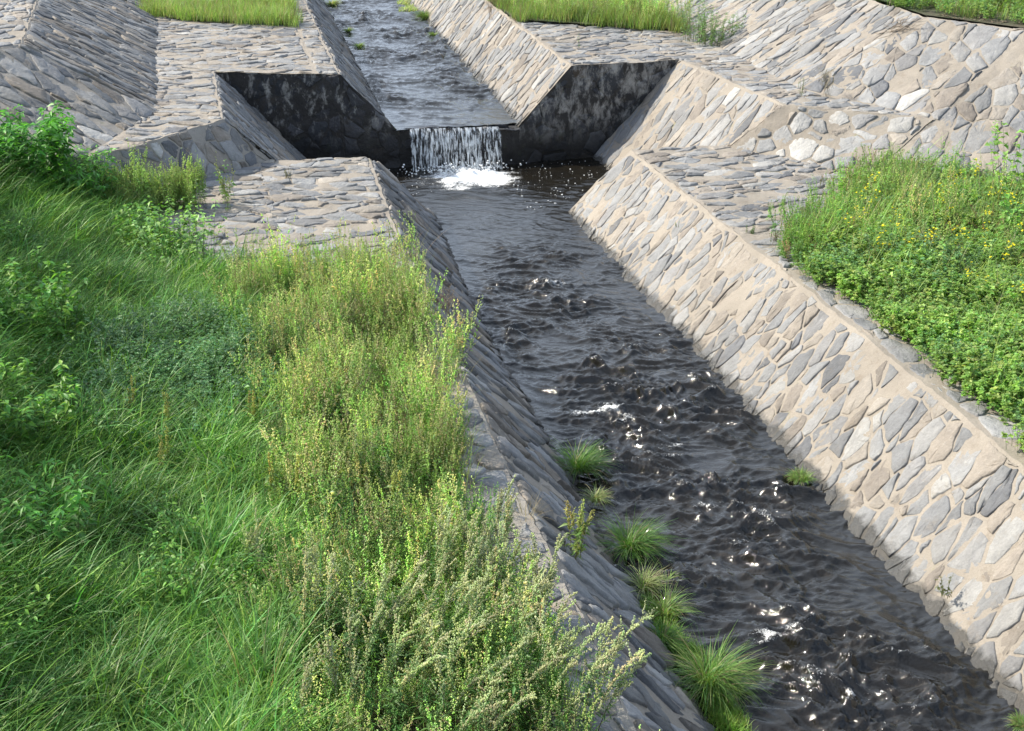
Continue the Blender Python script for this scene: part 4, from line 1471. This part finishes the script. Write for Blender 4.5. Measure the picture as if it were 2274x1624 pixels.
def flower_plant(loc, label, n=4, h=(0.45, 0.75), col=(0.75, 0.62, 0.03), group='yellow flowering plants on the sunny bank'):
    t = thing('yellow_flower', label, 'flower', group, loc)
    base = np.stack([rs.normal(0, 0.04, n), rs.normal(0, 0.04, n), np.zeros(n)], -1)
    P = curve(base, rr(0, 2 * PI, n), rr(*h, n), rr(0, 0.2, n), rr(0.1, 0.6, n), 6)
    st, fo = Pl(), Pl()
    st.tubes(P, np.full(n, 0.0022), cols((0.13, 0.19, 0.06), n))
    k = 4
    B = along(P, rr(0.55, 0.95, (n, k)))
    m = len(B)
    Pb = curve(B, rr(0, 2 * PI, m), rr(0.05, 0.15, m), rr(0.2, 0.8, m), rr(0.1, 0.5, m), 3)
    st.tubes(Pb, np.full(m, 0.0013), cols((0.13, 0.19, 0.06), m))
    head = np.concatenate([P[:, -1], Pb[:, -1]])
    head = head[rs.rand(len(head)) < 0.8]
    for hp in head:
        o = link('flower_head', HEADS[rs.randint(0, len(HEADS))], t, hp)
        o.rotation_euler = (rs.uniform(-.6, .6), rs.uniform(-.6, .6), rs.uniform(0, 6))
    k = 12
    q = along(P, rr(0.05, 0.7, (n, k)))
    fo.leaves(q, rr(0, 2 * PI, len(q)), rr(-0.3, 0.6, len(q)), rr(0.03, 0.07, len(q)), rr(0.008, 0.018, len(q)), pick(LUSH, len(q)), 0.15, 0.3)
    part('stem', st, t)
    part('foliage', fo, t)
    return t


def onbank(px, py):
    """where the ground of the weedy bank lies behind a photo position"""
    z = 1.1
    for _ in range(6):
        p = at(px, py, z)
        z = float(gl(p[0], p[1]))
    return at(px, py, z)


# shaded bank: bushes and tall weeds
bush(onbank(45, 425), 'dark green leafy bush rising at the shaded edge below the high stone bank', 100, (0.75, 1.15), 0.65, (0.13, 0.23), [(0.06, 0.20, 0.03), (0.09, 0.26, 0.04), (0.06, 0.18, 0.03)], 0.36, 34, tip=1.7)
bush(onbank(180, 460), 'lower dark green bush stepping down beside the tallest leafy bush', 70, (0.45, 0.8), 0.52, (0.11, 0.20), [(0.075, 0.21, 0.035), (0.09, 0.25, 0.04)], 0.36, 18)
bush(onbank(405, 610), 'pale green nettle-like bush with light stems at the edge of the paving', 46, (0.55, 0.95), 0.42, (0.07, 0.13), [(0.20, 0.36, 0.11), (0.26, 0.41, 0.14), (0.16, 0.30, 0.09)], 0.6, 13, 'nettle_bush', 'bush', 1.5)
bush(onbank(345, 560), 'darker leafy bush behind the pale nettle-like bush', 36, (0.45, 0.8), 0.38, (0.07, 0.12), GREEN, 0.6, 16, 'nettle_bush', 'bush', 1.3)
bush(onbank(60, 760), 'dark broad-leaved clump in the shade with cream flower specks above', 60, (0.5, 0.85), 0.50, (0.09, 0.16), GREEN, 0.5, 24)
bush(onbank(60, 1250), 'spreading dark green clump low at the shaded edge of the frame', 60, (0.45, 0.75), 0.45, (0.10, 0.18), [(0.075, 0.22, 0.035), (0.10, 0.27, 0.045)], 0.32, 16)
bush(onbank(60, 1000), 'mid height dark clump between the two other shaded leafy clumps', 60, (0.45, 0.75), 0.45, (0.10, 0.17), GREEN, 0.36, 24)
bush(onbank(690, 1105), 'small fresh green leafy plant standing among the yellowish weeds', 9, (0.25, 0.4), 0.10, (0.07, 0.12), LUSH, 0.34, 12, 'leafy_plant', 'plant')
bush(onbank(335, 1200), 'ferny shaded plant with cut leaves beside the tall spiked weeds', 8, (0.3, 0.5), 0.10, (0.05, 0.09), [(0.07, 0.16, 0.04)], 0.3, 20, 'ferny_plant', 'plant')
p = onbank(350, 470)
for i, (dx, dy, lab) in enumerate(((0, 0, 'feathery yellow-green weed clump, middle of three, against the stone ledge'), (-0.42, -0.1, 'feathery yellow-green weed clump nearest the dark bushes'), (0.42, -0.05, 'feathery yellow-green weed clump closest to the paving'))):
    V, T, C = scatter([t_spike((0.35, 0.62), 5, [(0.30, 0.43, 0.11), (0.36, 0.46, 0.15)], 5, 0.05, 1.2) for _ in range(4)], rs.normal(0, 0.18, 26), rs.normal(0, 0.14, 26), np.zeros(26), (0.9, 1.35), 0.15)
    tag(link('feathery_weed', mesh('feathery_weed', V, [T], [LEAF], C), None, p + np.array([dx, dy, 0])), lab, 'weed', 'feathery weeds by the ledge')
for (px, py, n, h, lab) in (
        (283, 985, 2, (0.55, 0.75), 'tall yellow spiked weed standing alone in the shaded grass'),
        (385, 1010, 2, (0.55, 0.7), 'yellow spiked weed next to the tall lone one, nearer the lit weeds'),
        (355, 1090, 3, (0.45, 0.65), 'group of short yellow spikes between shaded grass and lit weeds'),
        (265, 700, 1, (0.35, 0.45), 'slim yellow-tipped weed in the shaded grass below the pale bush'),
        (610, 1150, 2, (0.5, 0.7), 'spiked weed with drooping leaves at the shade line'),
        (660, 1160, 2, (0.45, 0.65), 'spiked weed just right of the one at the shade line'),
        (735, 1170, 3, (0.5, 0.7), 'drooping-leaved spiked weed in the sun'),
        (800, 1150, 3, (0.45, 0.65), 'yellow-leaved spiked weed beside the mugwort'),
        (880, 1180, 3, (0.5, 0.7), 'reddish-stemmed spiked weed below the bluish mugwort'),
        (560, 1000, 3, (0.5, 0.65), 'leaning spiked weed in the middle of the yellowish bank')):
    plant_amaranth(onbank(px, py), lab, n, h, group='yellow spiked weeds')
tuft(onbank(585, 1580), 'big clump of strap-like grass blades at the foot of the shaded field', 130, (0.5, 0.85), (0.008, 0.014), [(0.11, 0.27, 0.06), (0.17, 0.33, 0.10), (0.24, 0.36, 0.15)], 0.13, (0.4, 1.5), (0.05, 0.5), 'strap_grass', 'grass clump', None, 0.10)
tuft(onbank(640, 1380), 'upright light green grass clump beside the strap-like one', 90, (0.3, 0.55), (0.005, 0.009), LUSH, 0.15, (0.3, 1.3), (0.05, 0.5), 'strap_grass', 'grass clump')
tuft(onbank(950, 830), 'reed-like plant with wide arching blades at the crest of the shaded embankment', 14, (0.35, 0.6), (0.016, 0.026), [(0.25, 0.40, 0.08), (0.36, 0.46, 0.13)], 0.05, (0.6, 2.0), (0.1, 0.5), 'reed_plant', 'plant', None, 0.12)
tuft(onbank(870, 800), 'bright green fine-leaved tuft beside the reed-like plant', 170, (0.2, 0.4), (0.003, 0.006), LUSH, 0.18, (0.4, 1.6), (0.0, 0.7))
tuft(onbank(985, 800), 'bright green tuft hanging over the crest below the reed-like plant', 120, (0.15, 0.28), (0.003, 0.005), LUSH, 0.10, (0.6, 1.9), (0.1, 0.8))
V = IV * np.array([0.13, 0.10, 0.06])
V = np.vstack([V])
F = IF
for _ in range(2):      # subdivide the rock once or twice and roughen it
    mid = {}
    VL = [tuple(v) for v in V]
    NF = []
    for a, b, c in F:
        ids = []
        for u_, v_ in ((a, b), (b, c), (c, a)):
            kk = (min(u_, v_), max(u_, v_))
            if kk not in mid:
                mid[kk] = len(VL)
                VL.append(tuple((np.array(VL[u_]) + np.array(VL[v_])) / 2 * 1.06))
            ids.append(mid[kk])
        NF += [(a, ids[0], ids[2]), (ids[0], b, ids[1]), (ids[2], ids[1], c), tuple(ids)]
    V = np.array(VL)
    V = V * (1 + 0.12 * pn(V[:, :1] * 16, V[:, 1:2] * 16 + V[:, 2:] * 9, 4))
    F = np.array(NF)
tag(link('rock', mesh('rock', V, [F], [ROCK]), None, onbank(258, 985) + np.array([0, 0, 0.06])), 'pale grey rock half hidden in the shaded grass beside a yellow spiked weed', 'rock')

# mugworts across the near bank
MUG = [(700, 1480, 'greyish seeding mugwort at the edge of the strap-like grass', 5, (0.6, 0.95), .35, 1.2), (790, 1500, 'seeding mugwort leaning over the middle of the near bank', 5, (0.7, 1.0), .7, .6),
       (860, 1600, 'low seeding mugwort at the bottom middle of the near bank', 5, (0.6, 0.95), .9, .4), (960, 1560, 'broad leaning mugwort with pale heads near the crest', 6, (0.7, 1.05), .9, .35),
       (1060, 1290, 'upright bluish mugwort at the crest where the weeds end', 4, (0.55, 0.8), .25, 1.0), (1000, 1420, 'dense pale mugwort behind the broad leaning one', 6, (0.6, 0.95), .5, .7),
       (1110, 1400, 'pale mugwort standing over the crest paving', 5, (0.6, 0.9), .4, .9), (1190, 1420, 'outermost upright mugwort on the crest paving', 4, (0.5, 0.8), .3, .9),
       (1090, 1540, 'leaning mugwort with long heads reaching over the crest', 6, (0.7, 1.05), 1.0, .3), (1170, 1640, 'low mugwort at the bottom edge near the crest', 6, (0.7, 1.0), .9, .4),
       (1250, 1650, 'tan seeded mugwort leaning over the embankment slope', 6, (0.8, 1.1), .85, .35), (720, 1640, 'half dry mugwort in the bottom of the near bank', 5, (0.55, 0.9), .5, 1.2),
       (1010, 1680, 'leaning mugwort at the very bottom of the near bank', 6, (0.75, 1.05), .9, .4), (560, 1260 + 60, 'young thin mugwort in the lit weeds', 3, (0.4, 0.6), .3, .9)]
for px, py, lab, n, h, ln, az in MUG:
    plant_mugwort(onbank(px, py), lab, int(n * 1.35), (h[0] * 0.95, h[1] * 1.02), ln * 1.0, az)
X, Y = region(900, -5.6, -3.55, -16, -10.6, lambda X, Y: k_weed(X, Y) * sst(-Y, 10.8, 12.2))
stuff('undergrowth', [t_spike((0.35, 0.6), 5, [(0.12, 0.24, 0.065), (0.15, 0.25, 0.09)], 2, 0.1, 1.3) for _ in range(5)], X, Y, gl(X, Y), (0.8, 1.2), 'green mugwort foliage under the seeding stems', lean=0.3)

# weeds by the ledge, slopes and paving
dry_weed(at(95, 330, 1.25), 'greyish dry branching weed in front of the shaded high bank', 12, (0.5, 1.0), spread=0.7, k=14)
dry_weed(at(430, 420, ZT), 'dry brownish weed with pale specks along the stone ledge', 9, (0.3, 0.55), spread=0.8)
plant_amaranth(at(150, 440, 1.05), 'single thin tall stalk with cream buds before the stone ledge', 1, (0.95, 1.05), group=None, leafy=0.4, col=(0.42, 0.40, 0.22), r=0.005, name='tall_stalk')
plant_amaranth(at(250, 460, 1.05), 'shorter thin stalk with pale seeds beside the single tall stalk', 1, (0.6, 0.7), group=None, leafy=0.3, col=(0.36, 0.34, 0.2), r=0.005, name='tall_stalk')
bush(at(640, 398, ZT), 'small olive weed growing from a paving joint near the pool corner', 7, (0.10, 0.18), 0.04, (0.03, 0.05), [(0.13, 0.14, 0.06), (0.18, 0.15, 0.08)], 0.4, 10, 'small_weed', 'weed')
dry_weed(at(990, 705, 0.72), 'dry brown grass hanging on the shaded embankment slope', 16, (0.25, 0.45), (0.25, 0.18, 0.12), 1.5)
bush(at(965, 725, 0.95), 'small green dock plant at the crest by the dry brown grass', 7, (0.12, 0.22), 0.06, (0.07, 0.12), [(0.10, 0.19, 0.04), (0.15, 0.20, 0.05)], 0.35, 7, 'dock_plant', 'plant')
plant_amaranth(at(1265, 1240, 0.75), 'leaning yellow-green spiked weed rooted in the embankment slope above the sedge tufts', 6, (0.4, 0.65), group=None, lean=0.7, az=0.6, name='slope_weed', leafy=1.3)
tuft(at(1165, 1150, ZT), 'dry straw-coloured grass spraying over the crest paving', 60, (0.2, 0.4), (0.0015, 0.003), STRAW, 0.08, (0.8, 2.0), (0.3, 1.0), straw=1.0)
bush(at(1340, 1400, 0.45), 'low dark creeping plant on the near embankment slope', 6, (0.08, 0.15), 0.06, (0.04, 0.07), GREEN, 0.4, 8, 'small_weed', 'weed')

# sedge tufts along the water
TUFT = [(1283, 1045, 190, (0.28, 0.46), GREEN, 'large drooping green sedge tuft farthest up the lower water edge'),
        (1322, 1110, 90, (0.12, 0.22), YGREEN, 'small yellowish sedge tuft between the two large ones'),
        (1398, 1225, 240, (0.30, 0.50), GREEN, 'large rounded sedge tuft with arching blades in mid water edge'),
        (1430, 1305, 90, (0.2, 0.32), YGREEN, 'yellowing drooping sedge tuft below the large rounded one'),
        (1478, 1365, 80, (0.2, 0.36), LUSH, 'spiky bright sedge tuft at the top of the moss strip'),
        (1480, 1290, 24, (0.12, 0.2), LUSH, 'tiny sedge tuft standing in the stream'),
        (1470, 1430, 110, (0.2, 0.32), GREEN, 'dark green sedge tuft against the stone above the moss strip'),
        (1575, 1525, 280, (0.32, 0.55), GREEN + LUSH, 'largest sedge tuft sweeping over the water at the bottom'),
        (772, 70, 70, (0.10, 0.2), LUSH, 'small green tuft at the upper stream edge, middle of three'),
        (797, 106, 90, (0.12, 0.22), LUSH, 'small green tuft at the upper stream edge nearest the weir'),
        (738, 14, 150, (0.2, 0.36), YGREEN, 'olive tuft at the top of the upper stream edge'),
        (945, 42, 200, (0.2, 0.38), GREEN + LUSH, 'round green tuft at the sunny edge of the upper stream'),
        (962, 78, 60, (0.08, 0.16), LUSH, 'little bright tuft in the upper stream below the round one'),
        (1778, 1062, 200, (0.07, 0.15), LUSH, 'round grassy tuft on the waterline of the sunlit slope'),
        (2268, 1610, 90, (0.06, 0.13), LUSH, 'grassy tuft at the very foot of the sunlit slope')]
for i, (px, py, n, L, pal, lab) in enumerate(TUFT):
    z = ZW + 0.02 if py < 280 else 0.03
    tuft(at(px, py, z), lab, int(n * 2.5), (L[0] * 1.1, L[1] * 1.1), (0.004, 0.0075) if py > 280 else (0.007, 0.012), [tuple(0.74 * v for v in c) for c in pal], 0.05 + 0.03 * (n > 140), (1.3, 2.9), (0.1, 1.0), 'sedge_tuft', 'sedge tuft', 'sedge tufts along the water', 0.12, (PI if px > 1700 or 880 < px < 1000 else 0) - 0.4 + rs.normal(0, 0.3), 0.9)
X = []
mp = [(1440, 1330), (1480, 1400), (1520, 1440), (1560, 1480), (1600, 1570), (1625, 1620)]
for i in range(len(mp) - 1):
    for k in range(44):
        f = rs.rand()
        q = at(mp[i][0] + (mp[i + 1][0] - mp[i][0]) * f, mp[i][1] + (mp[i + 1][1] - mp[i][1]) * f, 0.02)
        X.append((q[0] + rs.normal(0, 0.07) - 0.02, q[1] + rs.normal(0, 0.07)))
X = np.array(X)
stuff('moss', [t_grass(50, 0.07, (0.03, 0.08), (0.003, 0.005), [(0.18, 0.36, 0.04), (0.30, 0.38, 0.08), (0.14, 0.30, 0.04)], 0, 3, (0.2, 0.9), (0.6, 1.8), 3) for _ in range(3)], X[:, 0], X[:, 1], np.full(len(X), 0.015), (0.8, 1.3), 'bright moss strip between the stone and the water')
X = np.array([at(1400 + rs.normal(0, 0), 0, 0)[:2] * 0 + at(905 + rs.uniform(-18, 18), 12 + rs.uniform(-14, 14), ZW)[:2] for _ in range(30)])
stuff('moss', [t_grass(50, 0.09, (0.05, 0.14), (0.005, 0.009), YGREEN, 0, 3, (0.2, 0.9), (0.6, 1.8), 3) for _ in range(3)], X[:, 0], X[:, 1], np.full(len(X), ZW), (0.8, 1.3), 'yellowish moss at the sunny edge of the upper stream')

# sunny side plants
bush(at(2100, 1325, 0.18), 'small olive sprig rooted near the foot of the sunlit slope', 8, (0.12, 0.22), 0.04, (0.025, 0.045), [(0.12, 0.14, 0.05), (0.16, 0.15, 0.07)], 0.6, 9, 'small_sprig', 'sprig', 1.2, 1.4)
bush(at(1730, 690, 0.7), 'tiny dark withered plant midway up the sunlit slope', 6, (0.06, 0.12), 0.03, (0.02, 0.035), [(0.06, 0.05, 0.03), (0.09, 0.07, 0.04)], 0.4, 9, 'withered_plant', 'plant', 1.0, 1.2)
bush(at(1664, 520, ZT), 'little green sprout on the crest before the sunny plant cover', 8, (0.08, 0.14), 0.05, (0.025, 0.04), [(0.10, 0.18, 0.05)], 0.5, 9, 'small_sprout', 'sprout', 1.2)
bush(at(1285, 108, ZU), 'thin upright sprout on the paving by the weir corner', 2, (0.25, 0.33), 0.02, (0.03, 0.05), [(0.08, 0.17, 0.05)], 0.4, 12, 'small_sprout', 'sprout', 1.1, 0.2)
for px, py, nn, hh, lab in ((1545, 90, 34, (0.55, 0.95), 'tall grey-green flowering shrub at the end of the sunny ledge'), (1575, 102, 34, (0.4, 0.7), 'bushy green shrub in front of the tall grey-green one'), (1615, 95, 20, (0.35, 0.7), 'thin shrub against the foot of the sunlit high bank')):
    bush(at(px, py, ZU), lab, nn, hh, 0.26, (0.05, 0.10), [(0.15, 0.26, 0.09), (0.20, 0.29, 0.13), (0.12, 0.24, 0.07)], 0.3, 24, 'shrub', 'shrub', 1.3, 0.5, 'shrubs at the end of the sunny ledge')
dry_weed(at(1090, 45, ZU), 'reddish dry shrub at the corner of the upstream grass plot', 12, (0.4, 0.75), (0.20, 0.13, 0.09), 0.8, 'dry_shrub', 'shrub', True, 0, (0.26, 0.18, 0.12))
dry_weed(at(1835, 217, ZU), 'grey bristling dry weed on the narrow sunny ledge', 14, (0.25, 0.5), (0.15, 0.13, 0.09), 0.9, seed=(0.3, 0.28, 0.2))
bush(at(1778, 214, ZU), 'small pale green weed beside the grey dry weed on the ledge', 5, (0.18, 0.32), 0.03, (0.03, 0.05), [(0.13, 0.20, 0.07)], 0.35, 12, 'small_weed', 'weed', 1.2)
dry_weed(at(1575, 196, 1.45), 'thin reddish twig growing from the pool side slope', 3, (0.3, 0.5), (0.18, 0.12, 0.09), 0.5, 'dry_twig', 'twig')
dry_weed(at(1025, 150, 1.0), 'bare twig growing from the sunny upper channel slope', 4, (0.25, 0.4), (0.18, 0.13, 0.09), 0.9, 'dry_twig', 'twig', False)
bush(at(1505, 505, 1.0), 'faint green sprout at the edge of the lower sunny paving', 3, (0.06, 0.1), 0.03, (0.02, 0.03), [(0.12, 0.2, 0.06)], 0.5, 8, 'small_sprout', 'sprout')

FLW = [(1905, 470), (1925, 430), (1885, 520), (2040, 430), (2075, 445), (2100, 470), (2120, 420), (2160, 400), (1985, 520), (2010, 560), (2060, 560), (2120, 560), (2180, 520), (2210, 600), (2240, 470), (2265, 540), (2200, 445), (1950, 560), (2150, 640), (2250, 680)]
WHERE = ['farthest along the paving edge', 'just behind the paving edge one', 'lowest beside the dull weed fringe', 'in the upper middle of the patch', 'in the densest knot of heads', 'below the densest knot of heads', 'topmost against the stone slope', 'between the stone slope and the tall mallow',
         'in the front of the patch, small', 'in the grassy middle front', 'among brown grass plumes', 'beside the arching grass', 'below the tall mallow', 'low down in broad leaves', 'against the mallow stem', 'beyond the mallow at the frame edge', 'leaning towards the mallow', 'outermost in the low fringe', 'lone in the low green cover', 'lowest at the frame edge']
for i, (px, py) in enumerate(FLW):
    flower_plant(at(px, py + 45, ZT), 'yellow flowering plant ' + WHERE[i], 3 + i % 3, (0.35 + 0.02 * (i % 4), 0.65))
# tall mallow
bush(at(2235, 470, ZT), 'tall pale green mallow with broad leaves rising above the yellow flowers', 9, (0.9, 1.35), 0.22, (0.09, 0.16), [(0.24, 0.42, 0.10), (0.20, 0.38, 0.08)], 0.95, 17, 'mallow', 'plant', 1.2, 0.35)
bush(at(2265, 560, ZT), 'shorter leafy mallow below the tall one at the frame edge', 10, (0.5, 0.9), 0.25, (0.08, 0.14), [(0.20, 0.40, 0.08), (0.17, 0.35, 0.07)], 0.9, 15, 'mallow', 'plant', 1.2, 0.4)
for (px, py, n, lab) in ((2075, 590, 10, 'brown-plumed grass in the front of the yellow flower patch'), (2185, 560, 10, 'brown-plumed grass nearest the mallow'), (1935, 420, 9, 'reddish plumed grass on the paving edge below the stone slope'), (2250, 620, 8, 'brown-plumed grass at the frame edge')):
    t = thing('plumed_grass', lab, 'grass', 'brown plumed grasses', at(px, py, ZT))
    A = rr(0, 2 * PI, n)
    P = curve(np.stack([rs.normal(0, 0.05, n), rs.normal(0, 0.05, n), np.zeros(n)], -1), A, rr(0.45, 0.75, n), rr(0.1, 0.4, n), rr(0.6, 1.5, n), 7)
    st, sd, bl = Pl(), Pl(), Pl()
    for i in range(n):
        st, sd = Pl(), Pl()
        st.tubes(P[i:i + 1], np.full(1, 0.0016), cols((0.18, 0.17, 0.07), 1))
        q = along(P[i:i + 1], rr(0.7, 1, (1, 60))) + rs.normal(0, 0.007, (60, 3))
        sd.seeds(q, rr(0.002, 0.0045, len(q)), cols((0.22, 0.13, 0.075), len(q), 0.35))
        part('stem', st, t, DRY)
        part('plume', sd, t, DRY)
    m = 26
    A = rr(0, 2 * PI, m)
    bl.blades(curve(rs.normal(0, 0.05, (m, 3)) * np.array([1, 1, 0]), A, rr(0.3, 0.6, m), rr(0.1, 0.5, m), rr(0.9, 2.0, m), 6), rr(0.006, 0.012, m), pick(LUSH + [(0.30, 0.32, 0.15)], m), A)
    part('blades', bl, t)

# driftwood lodged on the high bank


def on_high(px, py):
    z = 2.4
    for _ in range(12):
        q = at(px, py, z)
        z = 0.5 * z + 0.5 * float(np.interp(q[0], [4.2, 6.56], [ZU, ZH]))
    return at(px, py, z)


def sticks(centre, label, segs, name='driftwood', cat='driftwood'):
    p = Pl()
    for (x0, y0, x1, y1, r) in segs:
        a, b = on_high(x0, y0), on_high(x1, y1)
        t = np.linspace(0, 1, 7)[:, None]
        q = a * (1 - t) + b * t + rs.normal(0, 0.012, (7, 3)) + np.array([0, 0, 0.03])
        p.tubes(q[None] - centre, np.array([r]), np.array([[0.2, 0.15, 0.1]]), 0.5)
    V, T, C = p.get()
    return tag(link(name, mesh(name, V, [T], [WOOD], C), None, centre), label, cat)


c = on_high(1990, 60)
sticks(c, 'small heap of pale reed sticks lying on the sunlit high bank', [(1960 + rs.uniform(-5, 50), 72 + rs.uniform(-22, 6), 2000 + rs.uniform(0, 60), 50 + rs.uniform(-12, 16), rs.uniform(0.005, 0.010)) for _ in range(26)], 'reed_heap', 'sticks')
sticks(c, 'dark crooked branch under the heap of reed sticks', [(1945, 80, 1990, 72, 0.022), (1985, 73, 2015, 64, 0.015), (1975, 76, 1985, 66, 0.01)], 'branch', 'branch')
c = on_high(2180, 50)
sticks(c, 'line of dark flood debris along the verge above the high bank', [(2075 + i * 9 + rs.uniform(-8, 8), 38 + i * 0.7 + rs.uniform(-4, 5), 2100 + i * 9 + rs.uniform(-8, 20), 40 + i * 0.7 + rs.uniform(-4, 5), rs.uniform(0.006, 0.018)) for i in range(22)], 'flood_debris', 'debris')

# ------------------------------------------------------------------ trees on the high bank that shade the field


def tree(loc, label, hgt, rad, seed):
    t = thing('shade_tree', label, 'tree', 'trees on the high bank', loc)
    R = np.random.RandomState(seed)
    p = Pl()
    trunk = curve(np.zeros((1, 3)), np.array([R.uniform(0, 6)]), np.array([hgt * 0.7]), np.array([0.02]), np.array([0.15]), 8)
    p.tubes(trunk, np.array([0.13]), np.array([[0.09, 0.07, 0.05]]), 0.4)
    m = 16
    B = along(trunk, R.uniform(0.15, 1, (1, m)))
    Pb = curve(B, R.uniform(0, 2 * PI, m), R.uniform(0.6, 1.2, m) * rad, R.uniform(0.7, 1.3, m), R.uniform(0.3, 1.1, m), 5)
    p.tubes(Pb, np.full(m, 0.04), np.tile([[0.09, 0.07, 0.05]], (m, 1)), 0.3)
    part('trunk', p, t, BARK)
    f = Pl()
    cl = along(Pb, R.uniform(0.25, 1.05, (m, 9)).clip(0, 1)) + R.normal(0, 0.22, (m * 9, 3))
    q = np.repeat(cl, 30, 0) + R.normal(0, 0.24, (len(cl) * 30, 3))
    f.leaves(q, R.uniform(0, 2 * PI, len(q)), R.uniform(-0.8, 0.6, len(q)), R.uniform(0.09, 0.17, len(q)), R.uniform(0.05, 0.09, len(q)), pick(GREEN, len(q)), 0.1, 0.2)
    part('crown', f, t)
    return t


for i, (x, y, hh, lab) in enumerate(((-12.3, -3.6, 3.7, 'shade tree nearest the high stone bank'), (-12.2, -6.2, 3.9, 'second shade tree along the grassy high bank'), (-12.4, -8.8, 3.9, 'third shade tree along the grassy high bank'), (-12.4, -11.4, 3.5, 'fourth shade tree along the grassy high bank'), (-12.6, -14, 3.3, 'last shade tree, nearest the bridge'))):
    tree((x, y, 2.7), lab, hh, 1.25, 100 + i)
